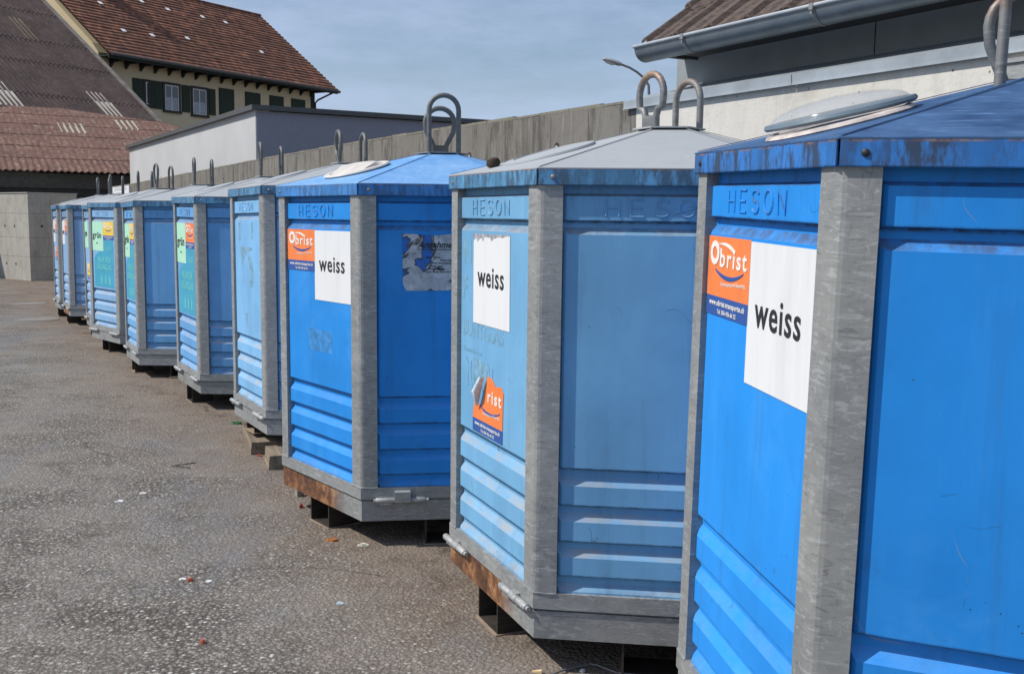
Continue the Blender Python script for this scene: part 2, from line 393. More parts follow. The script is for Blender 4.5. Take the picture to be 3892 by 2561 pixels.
ME = {'panel': panel_mesh(), 'panelH': panel_mesh(.235)}
# corner post: rounded angle section
b = MB(); prof = []
A0 = Vector((0, 0, 0)); e1 = Vector((-1, 0, 0)); e2 = Vector((math.cos(R_(60)), math.sin(R_(60)), 0))  # incoming face lies along -x, outgoing turns +60
def offs(p, r): return p
def post_path(o):   # o = inward offset
    n1 = Vector((0, 1, 0)); n2 = Vector((-math.sin(R_(60)), math.cos(R_(60)), 0)); F = .085
    corner = (n1 + n2).normalized() * (o / math.cos(R_(30)))
    fl = .018
    return [Vector((-F, 0, 0)) + n1 * o] + [corner + Vector((-fl, 0, 0)), corner + Vector((-fl * .42, 0, 0)) + n1 * fl * .09, corner + e2 * fl * .42 + n2 * fl * .09, corner + e2 * fl] + [e2 * F + n2 * o]
po, pi = post_path(0), post_path(.005)
sec = po + pi[::-1]
b.loft([[p + Vector((0, 0, z)) for p in sec] for z in (Z2 - .004, Z3 + .03)])
for sgn in (0, 1):    # folded-in edges
    base = Vector((-.085, 0, 0)) if not sgn else e2 * .085
    nn = Vector((0, 1, 0)) if not sgn else Vector((-math.sin(R_(60)), math.cos(R_(60)), 0))
    dd_ = Vector((1, 0, 0)) if not sgn else -e2
    q = [base + nn * .0048, base + nn * .04, base + nn * .04 + dd_ * .004, base + nn * .0048 + dd_ * .004]
    b.loft([[p + Vector((0, 0, z)) for p in q] for z in (Z2 - .002, Z3 + .028)])
n1_ = Vector((0, -.001, 0)); n2_ = Vector((math.sin(R_(60)), -math.cos(R_(60)), 0)) * .001
b.tube([Vector((-.085, 0, Z2)) + n1_, Vector((-.05, 0, Z2 + .002)) + n1_, Vector((-.018, 0, Z2 - .001)) + n1_, Vector((0, .003, Z2)) , e2 * .018 + n2_ + Vector((0, 0, Z2 + .001)), e2 * .05 + n2_ + Vector((0, 0, Z2 - .002)), e2 * .085 + n2_ + Vector((0, 0, Z2))], .0032, 5)
ME['post'] = b.mesh('corner_post')
# rails
def hexshell(ro, ri, z0, z1, nofloor=True):
    m = MB(); m.loft([hexring(ro, z0), hexring(ro, z1), hexring(ri, z1), hexring(ri, z0), hexring(ro, z0)], True, False); return m
ME['rail'] = hexshell(Rr, Rr - .06, Z1 + .006, Z2).mesh('upper_rail')
b = hexshell(Rr - .008, Rr - .05, 0, Z1 - .004); b.loft([hexring(Rr - .05, .01), hexring(Rr - .05, .016)])
b.loft([hexring(Rr - .02, Z1 - .004), hexring(Rr - .02, Z1 + .006)], True, False)
ME['tray'] = b.mesh('base_tray')
# lid cap with folded ridges and rim
ro = Rr + .012
b = MB(); b.loft([hexring(ro, Z4 - .004), hexring(ro, Z4), hexring(.125, Z5 - .003), hexring(.11, Z5)], True, True)
for k in range(6):
    p0, p1 = hexring(ro - .01, Z4 + .004)[k], hexring(.13, Z5 - .001)[k]
    d = (p1 - p0).normalized(); s_ = d.cross(Vector((0, 0, 1))).normalized() * .008
    for sg in (0,):
        c0 = s_ * sg; b.loft([[p + c0 - s_ * .5, p + c0 + s_ * .5, p + c0 + s_ * .5 + Vector((0, 0, .0015)), p + c0 - s_ * .5 + Vector((0, 0, .0015))] for p in (p0, p1)])
ME['lid'] = b.mesh('lid')
b = MB()
for k in range(6):
    a, rz = FF(k); T = Matrix.Translation(a) @ Matrix.Rotation(rz, 4, 'Z'); e = .0055
    b.box(e - .006, S - e + .006, -.010, -.006, Z3, Z4 - .005, T); b.box(e - .006, S - e + .006, -.010, .004, Z3, Z3 + .003, T)
    b.box(e - .004, S - e + .004, -.0095, .01, Z4 - .005, Z4 - .001, T)
ME['rim'] = b.mesh('lid_rim')
b = MB(); b.loft([hexring(.15, Z5 + .001), hexring(.15, Z5 + .007)], True, True); ME['plate'] = b.mesh('apex_plate')
# foot: open channel
b = MB()
for x in (0, .205): b.box(x - .004, x + .004, .004, .19, -1, -.0005)
b.box(.004, .201, .004, .19, -1, -.96)
ME['foot'] = b.mesh('foot')
b = MB(); b.box(-.012, .217, -.006, .2, -.002, .006); ME['fplate'] = b.mesh('foot_plate')
M['rustplate'] = plain('dusty_rusted_plate', (.27, .2, .14), .9, 0, .3, 20)
# hinge barrel
b = MB(); L_ = .25
for x0, x1, r in ((0, .095, .0145), (.097, .165, .016), (.167, L_, .0145)): b.tube([(x0, 0, 0), (x0 + .003, 0, 0), (x1 - .003, 0, 0), (x1, 0, 0)], [r * .86, r, r, r * .86], 12)
b.tube([(-.012, 0, 0), (L_ + .016, 0, 0)], .009, 8)
b.box(.105, .155, -.004, .022, .002, .02); b.box(.02, .08, -.004, .022, -.022, -.004)
ME['hinge'] = b.mesh('hinge', True)
b = MB(); b.tube([(0, .0005, 0), (0, -.002, 0), (0, -.0045, 0)], [.009, .008, .004], 10); ME['screw'] = b.mesh('screw', True)
# loops
def ustroke(h, w=.165, r=.014):
    p = [(-w / 2, 0, 0), (-w / 2, 0, h - w / 2)] + [(-w / 2 * math.cos(R_(a)), 0, h - w / 2 + w / 2 * math.sin(R_(a))) for a in range(15, 180, 15)] + [(w / 2, 0, h - w / 2), (w / 2, 0, 0)]
    m = MB(); m.tube(p, r, 12); return m.mesh('lifting_loop', True)
def tear(h, w=.168, r=.0145):
    zc = h - w / 2; p = [(-.036, 0, 0), (-.036, 0, .045), (-.05, 0, .075), (-w / 2 * .93, 0, zc - .05)]
    p += [(-w / 2 * math.cos(R_(a)), 0, zc + w / 2 * math.sin(R_(a))) for a in range(0, 181, 15)] + [(w / 2 * .93, 0, zc - .05), (.05, 0, .075), (.036, 0, .045), (.036, 0, 0)]
    m = MB(); m.tube(p, r, 12); m.box(-.045, .045, -.012, .012, .0, .05); return m.mesh('lifting_loop', True)

b = MB(); b.loft([[Vector((math.cos(q) * r, math.sin(q) * r, z)) for q in [2 * math.pi * j / 40 for j in range(40)]] for r, z in ((.165, -.002), (.185, 0), (.19, .006), (.186, .014), (.168, .015), (.165, .002), (.165, -.002))], True, False); ME['covring'] = b.mesh('filler_cover', True)
def place_facet(o, t, m, lift, spin=0, fold=0):
    th = R_(210); ap = Rr * math.cos(R_(30)); E0 = Vector((math.cos(th) * ap, math.sin(th) * ap, Z4)); T0 = Vector((math.cos(th) * .11, math.sin(th) * .11, Z5))
    mm = (T0 - E0).normalized(); tt = Vector((-math.sin(th), math.cos(th), 0)); n = tt.cross(mm)
    if n.z < 0: n = -n
    P = E0 + tt * t + mm * m + n * lift; y = n.cross(tt)
    o.matrix_local = Matrix.Translation(P) @ Matrix((tt, y, n)).transposed().to_4x4() @ Matrix.Rotation(fold, 4, 'X')

def ring_mb(r, w, h, n=40):
    m = MB(); rings = []
    for i in range(n + 1):
        a = 2 * math.pi * i / n; rings.append([Vector((math.cos(a) * (r + w * math.cos(q)), math.sin(a) * (r + w * math.cos(q)), h * math.sin(q) + h)) for q in [k * math.pi / 4 for k in range(8)]])
    m.loft(rings, True, False); return m
def dome_mb(r, h, n=36, k=8, t_=.003):
    m = MB(); rings = []
    for i in list(range(k + 1)) + list(range(k, -1, -1)):
        if len(rings) == k + 1: r -= t_; h -= t_
        f = i / k; a = f * math.pi / 2; rings.append([Vector((math.cos(q) * max(.002, r * math.cos(a)), math.sin(q) * max(.002, r * math.cos(a)), h * math.sin(a))) for q in [2 * math.pi * j / n for j in range(n)]])
    rings.append(rings[0]); m.loft(rings, True, False); return m
b = ring_mb(.165, .019, .009); ME['ring'] = b.mesh('filler_ring', True)
b = MB(); b.loft([[Vector((math.cos(q) * r, math.sin(q) * r, z)) for q in [2 * math.pi * j / 40 for j in range(40)]] for r, z in ((.185, 0), (.19, .006), (.186, .013), (.15, .016), (.148, .012), (.02, .018))]); ME['cover'] = b.mesh('filler_cover', True)

def banner(name, parent, T, poly, mat, y, label=None, yb=None):
    m = MB(); m.prism(poly, y, (yb if yb is not None else y + .0012)); o = obj(name, m, mat, parent, label=label); o.matrix_local = T; return o
def letters(parent, T, txt, x, z, size, mat, y, sx=.8, off=0., shear=0., align='LEFT', sp=1., rot=0., name='lettering'):
    o = link(name, text_mesh(txt, size, sx, off, shear, .0004, align, sp), mat, parent)
    o.matrix_local = T @ Matrix.Translation((x, y, z)) @ Matrix.Rotation(rot, 4, 'Y'); return o
def fit(parent, T, txt, x0, x1, z0, z1, mat, y, off=.0, shear=0., sp=1., rot=0., name='lettering'):
    me = text_mesh(txt, .1, 1., off, shear, .0004, 'LEFT', sp); o = link(name, me, mat, parent)
    xs_ = [v.co.x for v in me.vertices]; zs_ = [v.co.z for v in me.vertices]
    sx_ = (x1 - x0) / (max(xs_) - min(xs_)); sz_ = (z1 - z0) / (max(zs_) - min(zs_))
    o.matrix_local = T @ Matrix.Translation((x0 - min(xs_) * sx_, y, z0 - min(zs_) * sz_)) @ Matrix.Rotation(rot, 4, 'Y') @ Matrix.Diagonal((sx_, 1, sz_, 1)); return o
def rect(x0, z0, x1, z1): return [(x0, z0), (x1, z0), (x1, z1), (x0, z1)]
YS = PO - .0022; YL = YS - .0012
I4 = Matrix.Identity(4)
def smile(x, z, w, d, th, n=12, s=1):
    up = [(x + w * i / n, z - d * math.sin(math.pi * i / n) ** .8) for i in range(n + 1)]
    lo = [(x + w * i / n, z - d * math.sin(math.pi * i / n) ** .8 - th * (math.sin(math.pi * min(1, (i / n) * .8 + .12)) ** .9) * s) for i in range(n, -1, -1)]
    return up + lo
def firm_sticker(parent, T, x, ztop, bgm, w=.325, part='company_sticker', label=None):
    hh = .168
    o = banner(part, parent, T, rect(x, ztop - hh, x + w, ztop), bgm, YS, label)
    banner('address_strip', o, I4, rect(x, ztop - hh - .054, x + w, ztop - hh), M['navy'], YS)
    fit(o, I4, 'O', x + .02, x + .094, ztop - .081, ztop - .012, M['pwhite'], YL, .005)
    fit(o, I4, 'brist', x + .1, x + .303, ztop - .084, ztop - .032, M['pwhite'], YL, .0016, 0, 1.2)
    arcp = [(x + .088 + .128 * i / 8, ztop - .02 - .016 * (i / 8) ** 2.4 + .006 * math.sin(math.pi * i / 8)) for i in range(9)] + [(x + .088 + .116 * i / 8, ztop - .022 - .018 * (i / 8) ** 2 + .001 * math.sin(math.pi * i / 8)) for i in range(8, -1, -1)]
    banner('logo_arc', o, I4, arcp, M['pwhite'], YL - .0002, yb=YL + .0008)
    banner('logo_smile', o, I4, smile(x + .065, ztop - .09, .215, .017, .012), M['navy'], YL - .0002, yb=YL + .0008)
    fit(o, I4, 'Entsorgung und Recycling', x + .115, x + .297, ztop - .139, ztop - .126, M['pwhite'], YL, .0005, 0, 1.1, rot=-.05)
    fit(o, I4, 'www.obrist-transporte.ch', x + .028, x + .3, ztop - hh - .03, ztop - hh - .010, M['pwhite'], YL, .0018, 0, 1.12)
    fit(o, I4, 'Tel. 056 426 66 22', x + .095, x + .24, ztop - hh - .047, ztop - hh - .035, M['pwhite'], YL, .0015, 0, 1.12)
    return o
def weiss_sticker(parent, T, x0, x1, z0=1.095, z1=1.462, poly=None, label=None):
    o = banner('glass_colour_sticker', parent, T, poly or rect(x0, z0, x1, z1), M['white'], YS, label)
    fit(o, I4, 'weiss', x0 + (x1 - x0) * .13, x0 + (x1 - x0) * .845, z0 + .153, z0 + .232, M['ink'], YL, .0012, 0, 1.12)
    return o
def gruen_set(parent, T, orange):
    o = banner('glass_colour_sticker', parent, T, rect(.045, 1.105, .44, 1.466), M['mint'], YS, 'mint green sticker reading grün')
    fit(o, I4, 'grün', .105, .385, 1.235, 1.335, M['ink'], YL, .0022, 0, 1.1)
    letters(o, I4, 'Grünglas', .243, 1.195, .02, M['ink'], YL, .95, 0, align='CENTER')
    firm_sticker(parent, T, .444, 1.467, M['orange'] if orange else M['yellow'], .33)
    p = [(.14, .66), (.14, .99), (.17, 1.05), (.3, 1.1), (.46, 1.104), (.46, 1.24), (.76, 1.24), (.76, .66)]
    f = banner('bottle_print', parent, T, p, M['teal'], PO - .0012, 'faded teal bottle-shaped print')
    letters(f, I4, 'NUR FÜR', .26, .97, .088, M['tealtext'], PO - .0017, 1.12, .002)
    letters(f, I4, 'GRÜNGLAS', .22, .88, .088, M['tealtext'], PO - .0017, 1.02, .002)
    letters(f, I4, 'GLAS', .52, 1.12, .075, M['tealtext'], PO - .0017, 1.0, .001)
    for k in range(3):
        x = .34 + k * .13; banner('bottle_icon', f, I4, [(x, .7), (x + .045, .7), (x + .045, .775), (x + .03, .795), (x + .03, .82), (x + .015, .82), (x + .015, .795), (x, .775)], M['tealtext'], PO - .0019)

specs = [
 # x, y, z, yaw, tx, ty, blue, fade, dirt, dust, lid kind, loops(h_u, h_t, angle, loop mat), tray mat, hinge face
 (1.3786, 2.7733, -1.5153, -.3767, .0086, -.0240, (.018, .27, .78), .0, .2, .15, 'darkblue', (.33, .272, 84, 'loop_rust_high'), 'galv', 3),
 (.6405, 4.3577, -1.5161, -.1250, .0001, -.0053, (.155, .375, .61), .35, .3, .9, 'grey', (.20, .215, 28, 'loop_rust'), 'galv_rust2', 3),
 (-.4075, 5.9447, -1.5277, .1341, -.0017, -.0032, (.014, .25, .72), .03, .22, .12, 'blue', (.315, .26, 101, 'loop'), 'galv_rust', 4),
 (-1.2047, 7.7539, -1.4948, -.0240, -.0041, .0089, (.2, .45, .75), .3, .1, .9, 'grey', (.22, .23, 22, 'loop'), 'galv', 3),
 (-2.2432, 9.6434, -1.5280, -.0033, .0014, -.0088, (.13, .35, .68), .35, .35, .9, 'grey', (.27, .3, 20, 'loop'), 'galv_dark', 3),
 (-3.3996, 11.4156, -1.5568, -.0330, -.0040, .0119, (.14, .37, .68), .35, .3, .8, 'grey', (.27, .28, 22, 'loop'), 'galv', 3),
 (-4.4704, 13.2758, -1.5535, .2146, .0053, .0006, (.22, .41, .66), .3, .3, .9, 'grey', (.28, .3, 35, 'loop'), 'galv', 3),
 (-5.2318, 14.8133, -1.5650, -.0105, -.0019, -.0029, (.25, .43, .68), .3, .25, .8, 'grey', (.28, .28, 15, 'loop'), 'galv', 3),
 (-6.3325, 16.5890, -1.5648, -.0096, .0005, .0124, (.24, .4, .64), .3, .3, .6, 'grey', (.28, .3, 15, 'loop'), 'galv_rust2', 3),
 (-6.9625, 17.6966, -1.5576, -.0232, -.0039, .0109, (.25, .42, .66), .3, .3, .6, 'grey', (.28, .28, 12, 'loop'), 'galv', 3),
]
labels = [
 'nearest bright blue bottle bank with an orange logo, weiss sticker and clear domed flap',
 'faded light blue bottle bank under grey lid, torn orange sticker below its weiss sheet',
 'bright blue bottle bank with blue lid, white ring opening and intact orange logo beside weiss',
 'pale blue bottle bank with scraps of peeled sticker, standing on a wooden beam',
 'blue bottle bank with mint grün sticker beside an orange logo, above teal print',
 'blue bottle bank with mint and yellow stickers, its wide right side plain and shaded',
 'bottle bank showing a broad front with grün, yellow logo and teal bottle print',
 'bottle bank almost hidden behind the one with the broad grün and teal front',
 'small distant bottle bank with dark blue right side, last but one in the row',
 'farthest bottle bank, a narrow strip at the left end of the row',
]
LID = {'grey': lidpaint('grey_lid_paint', (.33, .35, .37), (.42, .43, .43), .35),
       'blue': lidpaint('faded_blue_lid_paint', (.09, .27, .58), (.27, .45, .68), .7, (1, 1, 1)),
       'darkblue': lidpaint('worn_dark_blue_lid_paint', (.01, .042, .125), (.1, .21, .4), .55, (.25, 1.6, 1.6), .2)}
RIM = {'grey': rimpaint('grimy_blue_rim_paint', (.08, .27, .48), .75), 'blue': rimpaint('blue_rim_paint', (.04, .24, .62), .6), 'darkblue': rimpaint('scuffed_blue_rim_paint', (.022, .19, .58), .9)}
E_ = {}
for i, (x, y, z, yaw, tx, ty, col, fade, dirt, dust, lid, lp, traym, hf) in enumerate(specs):
    n = i + 1
    base = z + CAMZ
    T = Matrix.Translation((x, y, base)) @ Matrix(((1, 0, tx, 0), (0, 1, ty, 0), (-tx, -ty, 1, 0), (0, 0, 0, 1))) 
    q = T.to_quaternion().to_matrix().to_4x4()
    M4 = Matrix.Translation((x, y, base)) @ q @ Matrix.Rotation(yaw, 4, 'Z')
    e = empty('bottle_bank', M4=M4); tag(e, labels[i], 'bottle bank', 'blue bottle banks standing in a row')
    pm = blue('blue_plastic', col, fade, dirt, dust)
    for k in range(6):
        a, rz = FF(k)
        link('panel', ME['panelH' if (k == 3 or (k == 4 and n in (2, 6))) else 'panel'], pm, e, a, rz)
    for k in range(6):
        a, rz = FF(k - 1); a2 = HV[k]
        link('corner_post', ME['post'], M['galv'], e, a2, rz)
    link('upper_rail', ME['rail'], M['galv'], e)
    tr = link('base_tray', ME['tray'], M[traym], e, label='rusty base tray' if 'rust' in traym else None)
    ld = link('lid', ME['lid'], LID[lid], e)
    link('rim', ME['rim'], RIM[lid], ld)
    if n != 1: link('apex_plate', ME['plate'], M['galv_dark'] if lid != 'grey' else LID['grey'], ld)
    for k in (3, 4):
        a, rz = FF(k)
        T_ = Matrix.Translation(a) @ Matrix.Rotation(rz, 4, 'Z')
        for xx in (.05,): link('screw', ME['screw'], M['screw'] if n != 1 else M['ink'], ld, T_ @ Vector((xx, -.0105, Z3 + .028)), rz)
    # feet
    fz = base - gz(y) if n != 4 else .062
    for k in range(6):
        a, rz = FF(k); T_ = Matrix.Translation(a) @ Matrix.Rotation(rz, 4, 'Z')
        f = link('foot', ME['foot'], M['foot'], e, T_ @ Vector((.33, .012, 0)), rz); f.scale = (1, 1, fz - .004)
        if k in (2, 3, 4, 5): link('foot_plate', ME['fplate'], M['rustplate'], e, T_ @ Vector((.33, .012, -(fz - .003))), rz)
    # hinges
    a, rz = FF(hf); T_ = Matrix.Translation(a) @ Matrix.Rotation(rz, 4, 'Z')
    if n == 3:
        link('hinge', ME['hinge'], M['pin'], e, T_ @ Vector((.075, -.016, Z1 + .004)), rz)
        b = MB(); b.box(.17, .25, -.038, 0, Z1 - .002, Z1 + .05); h = obj('hinge_bracket', b, M['pin'], e); h.matrix_local = T_
    else:
        for xx in ((-.01, .645) if n != 1 else (.6,)): link('hinge', ME['hinge'], M['pin'], e, T_ @ Vector((xx, -.014, Z1 + .002)), rz)
    # loops
    hu, ht, an, lm = lp; an = R_(an) - yaw
    ax = Vector((math.cos(an), math.sin(an), 0))
    lu = link('lifting_loop', ustroke(hu), M[lm], e, ax * .093 * (1 if n != 3 and n != 1 else -1) + Vector((0, 0, Z5 + .004)), an + R_(90))
    lt = link('lifting_loop', tear(ht), M[lm], e, ax * -.093 * (1 if n != 3 and n != 1 else -1) + Vector((0, 0, Z5 + .006)), an + R_(90))
    if n == 1:
        lu.location += Vector((math.cos(-yaw), math.sin(-yaw), 0)) * -.088 + Vector((0, 0, -.045)); lt.location += Vector((math.cos(-yaw), math.sin(-yaw), 0)) * -.062 + Vector((0, 0, -.045))
    # filler openings
    if n == 3:
        o = link('filler_ring', ME['ring'], M['ring'], e); place_facet(o, -.07, .30, .001)
        m = MB()
        rr = []
        for j in range(13):
            s_ = -.14 + .28 * j / 12; w_ = math.sqrt(max(.001, .155 ** 2 - s_ ** 2)); rr.append([Vector((s_, -w_, .006)), Vector((s_, -w_ * .2, .03 + .012 * math.sin(j))), Vector((s_, w_ * .55, .036)), Vector((s_, w_, .012)), Vector((s_, w_, .004)), Vector((s_, -w_, 0))])
        m.loft(rr); o2 = obj('rubber_flap', m, M['ring'], o, smooth=True)
    elif n == 1:
        o = link('filler_ring', ME['ring'], M['ringr'], e); place_facet(o, 0, .22, -.004)
        o = link('filler_cover', ME['covring'], M['flap'], e); place_facet(o, -.03, .24, .02, fold=R_(-1.5))
        d_ = obj('clear_dome', dome_mb(.172, .038), M['dome'], o, (0, 0, .014), smooth=True)
    else:
        o = link('filler_cover', ME['cover'], LID['grey'], e); place_facet(o, -.08, .30, -.003)
    if n == 2:
        m = MB(); m.loft([[Vector((math.cos(q) * r, math.sin(q) * r, zz)) for q in [2 * math.pi * j / 14 for j in range(14)]] for r, zz in ((.015, 0), (.028, .008), (.03, .02), (.024, .034), (.01, .04))]); o = obj('brown_knob', m, M['knob'], e, smooth=True); place_facet(o, -.20, .10, .0)
    # stickers on the left face
    a, rz = FF(3); TL = Matrix.Translation(a) @ Matrix.Rotation(rz, 4, 'Z')
    a, rz = FF(4); TR = Matrix.Translation(a) @ Matrix.Rotation(rz, 4, 'Z')
    if n in (1, 3):
        firm_sticker(e, TL, .093, 1.465, M['orange'])
        weiss_sticker(e, TL, .415, .806)
    if n == 3:
        banner('peeled_label_mark', e, TL, rect(.33, .82, .6, .935), plain('faint_label_mark', (.035, .22, .53), .6, 0, .4, 25), PO - .0005)
        m = MB(); poly = [(.212, 1.455), (.30, 1.452), (.36, 1.445), (.46, 1.455), (.62, 1.45), (.83, 1.455), (.83, 1.17), (.6, 1.175), (.23, 1.172), (.215, 1.21)]
        t = NT('torn_paper_notice'); h = t.noise(8, 4, .6, vec=t.O, dist=.6); f = t.noise(18, 6, .7, vec=t.O)
        c = t.mix(t.ramp(f, .35, .65), (.3, .32, .36), (.6, .62, .66)); c = t.mix(t.ramp(h, .53, .55), c, (.02, .14, .5)); c = t.mix(t.math('MULTIPLY', t.ramp(h, .50, .53), t.ramp(h, .57, .54)), c, (.05, .045, .05))
        c = t.mix(t.ramp(t.noise(30, 5, .7, vec=t.O), .62, .72, 0, .7), c, (.12, .1, .09)); pmn = t.out(c, .6)
        o = banner('torn_notice', e, TR, poly, pmn, YS, 'torn and dirty paper notice')
        fit(o, I4, 'Annahme', .288, .46, 1.386, 1.418, M['ink'], YL, .002, .3)
        banner('underline', o, I4, rect(.285, 1.376, .50, 1.3795), M['ink'], YL)
        for q_, (xx, s_) in enumerate([(.325, 'offene Türen'), (.40, 'Güter wegen'), (.36, 'einer Entsorgung'), (.345, 'Anlage zu er'), (.335, 'bei Anzeige, die'), (.33, 'einer Busse bis zu Fr. 200')]):
            letters(o, I4, s_, xx, 1.335 - q_ * .0145, .014, M['ink'], YL, 1.0, .0001)
    if n == 2:
        j = [(.245, 1.095), (.636, 1.095), (.631, 1.455)]
        j += [(.59, 1.452), (.56, 1.446), (.52, 1.449), (.47, 1.441), (.44, 1.43), (.425, 1.444), (.37, 1.447), (.35, 1.425), (.33, 1.443), (.29, 1.425), (.27, 1.438), (.247, 1.43)]
        banner('foil_scrap', e, TL, [(.243, 1.432), (.3, 1.42), (.42, 1.425), (.56, 1.44), (.632, 1.452), (.63, 1.46), (.24, 1.458)], M['silver'], PO - .0012)
        weiss_sticker(e, TL, .245, .636, poly=j)
        for (xx, zz, s_, w_) in [(.12, 1.34, 'N', .14), (.11, 1.19, 'F', .12)]: letters(e, TL, s_, xx, zz, .13, M['ghost'], PO - .0004, 1.0, .004, name='faded_print')
        letters(e, TL, 'BUNTGLAS', .12, 1.035, .088, M['ghost'], PO - .0004, 1.03, .003, name='faded_print')
        letters(e, TL, 'Einwurfzeiten', .13, .965, .032, M['ghost'], PO - .0004, 1.2, .0005, name='faded_print')
        for k in range(3):
            xx = .16 + k * .12; m = MB(); m.prism([(xx, .945), (xx + .012, .945), (xx + .085, .82), (xx + .073, .82)], PO - .0016, PO + .001)
            m.prism([(xx + .02, .82), (xx + .028, .82), (xx + .028, .93), (xx + .02, .93)], PO - .0014, PO + .001); m.prism([(xx + .06, .83), (xx + .066, .83), (xx + .066, .93), (xx + .06, .93)], PO - .0014, PO + .001)
            o = obj('crossed_bottle_mark', m, M['ghost'], e); o.matrix_local = TL
        # torn orange sticker low down with a curled corner
        pz = [(.25, .70), (.575, .70), (.582, .85), (.555, .872), (.5, .862), (.47, .885), (.42, .895), (.40, .872), (.37, .80), (.345, .755), (.30, .775), (.27, .80)]
        o = banner('company_sticker', e, TL, pz, M['orange'], YS, 'orange sticker with its corner torn and curled back')
        banner('address_strip', o, I4, rect(.25, .646, .575, .70), M['navy'], YS)
        fit(o, I4, 'rist', .42, .565, .788, .838, M['pwhite'], YL, .0016, 0, 1.2)
        banner('logo_smile', o, I4, smile(.335, .765, .215, .018, .011), M['navy'], YL - .0002, yb=YL + .0008)
        fit(o, I4, 'Entsorgung und Recycling', .365, .547, .727, .74, M['pwhite'], YL, .0005, 0, 1.1, rot=-.05)
        fit(o, I4, 'www.obrist-transporte.ch', .278, .55, .67, .69, M['pwhite'], YL, .0018, 0, 1.12)
        fit(o, I4, 'Tel. 056 426 66 22', .345, .49, .653, .665, M['pwhite'], YL, .0015, 0, 1.12)
        m = MB(); rr = []
        for j_ in range(11):      # the torn corner rolls over and hangs as a narrow cone
            f_ = j_ / 10; ang_ = -.6 + 3.6 * f_
            def cone(h_, r0): return Vector((.392 - .07 * h_ + r0 * math.cos(ang_), YS - .004 - r0 - r0 * math.sin(ang_), .888 - .128 * h_))
            rr.append([cone(0, .012), cone(.5, .021), cone(1, .006), cone(1, .0055) + Vector((0, .0007, 0)), cone(.5, .0205), cone(0, .0115)])
        m.loft(rr); cu = obj('curled_corner', m, plain('sticker_backing', (.6, .66, .7), .5, 0, .25, 30), o, smooth=True)
        banner('peeled_label_mark', e, TL, [(.25, .84), (.40, .875), (.42, .93), (.26, .955)], M['residue'], PO - .0005)
    if n == 4:
        for p in ([(.2, 1.455), (.275, 1.453), (.25, 1.42), (.27, 1.40), (.235, 1.36), (.26, 1.345), (.215, 1.31), (.2, 1.36)], [(.56, 1.455), (.61, 1.452), (.60, 1.36), (.575, 1.325), (.55, 1.34)],
                  [(.24, 1.28), (.56, 1.275), (.6, 1.262), (.45, 1.245), (.35, 1.20), (.3, 1.16), (.27, 1.2)], [(.44, 1.23), (.54, 1.2), (.6, 1.12), (.58, 1.0), (.5, .99), (.52, 1.1)],
                  [(.28, 1.19), (.31, 1.16), (.3, 1.12), (.27, 1.15)], [(.36, .8), (.42, .8), (.4, .72), (.42, .68), (.385, .71)]):
            banner('peeled_label_mark', e, TL, p, M['residue'], PO - .0005)
        banner('peeled_label_mark', e, TL, [(.27, 1.035), (.6, 1.03), (.6, 1.026), (.27, 1.03)], M['residue'], PO - .0005)
    if n == 5: gruen_set(e, TL, True)
    if n in (6, 7): gruen_set(e, TL, False)
    if n == 8:
        o = banner('glass_colour_sticker', e, TL, rect(.045, 1.105, .44, 1.466), M['mint'], YS); letters(o, I4, 'grün', .243, 1.27, .118, M['ink'], YL, 1.0, .002, align='CENTER')
        firm_sticker(e, TL, .235, .89, M['yellow'], .33)
    if n in (9, 10):
        firm_sticker(e, TL, .415, 1.467, M['orange'], .33); weiss_sticker(e, TL, .08, .41)
        if n == 10: firm_sticker(e, TL, .3, 1.02, M['orange'], .33)
    E_[n] = e

# ------------------------------------------------------------------ beams under the banks, litter
def beam(A, B, w, h, label):
    A = Vector(A); B = Vector(B); d = B - A; L = d.length; ang = math.atan2(d.y, d.x) - math.pi / 2
    m = MB(); z = gz(A.y)
    # local: y along the beam, x to its right
    m.loft([[Vector((0, 0, 0)), Vector((w, 0, 0)), Vector((w, 0, h)), Vector((.006, 0, h))], [Vector((-.004, -L, 0)), Vector((w, -L, 0)), Vector((w, -L, h)), Vector((.004, -L, h - .004))]])
    o = obj('wooden_beam', m, M['wood'], None, (A.x, A.y, z - .001)); o.rotation_euler = (0, 0, math.atan2(-d.y, -d.x) - math.pi / 2)
    return tag(o, label, 'beam', 'wooden beams under the bottle banks')
beam((-2.08, 7.86), (-1.83, 7.14), .36, .095, 'longer weathered wooden beam under the pale blue bank with peeled stickers')
beam((-1.70, 6.99), (-1.60, 6.70), .30, .10, 'short wooden block between the pale blue bank and the blue bank with the white ring')

def litter(name, x, y, pts, mat, label, cat, h=.003, rz=0, grp=None):
    m = MB(); m.loft([[Vector((p[0], p[1], 0)) for p in pts], [Vector((p[0] * .92, p[1] * .92, h + (k % 3) * h * .8)) for k, p in enumerate(pts)]])
    o = obj(name, m, mat, None, (x, y, gz(y) + .001), rz); return tag(o, label, cat, grp)
pw = plain('paper_white', (.7, .7, .68), .8); pr = plain('faded_red_card', (.5, .12, .07), .8); pg = plain('leaf_green', (.05, .16, .06), .7); po_ = plain('dry_orange_leaf', (.4, .15, .04), .8); bk = plain('brick_red', (.4, .13, .08), .9)
def blob(a, b, n=7, seed=0):
    r = random.Random(seed); return [(a * math.cos(2 * math.pi * k / n) * r.uniform(.65, 1.1), b * math.sin(2 * math.pi * k / n) * r.uniform(.65, 1.1)) for k in range(n)]
litter('paper_scrap', -1.5, 4.585, blob(.024, .012, 7, 1), pw, 'white paper scrap touching a reddish scrap in mid asphalt', 'litter')
litter('card_scrap', -1.462, 4.572, blob(.016, .016, 6, 2), pr, 'crumpled reddish scrap beside white paper on the asphalt', 'litter', .006)
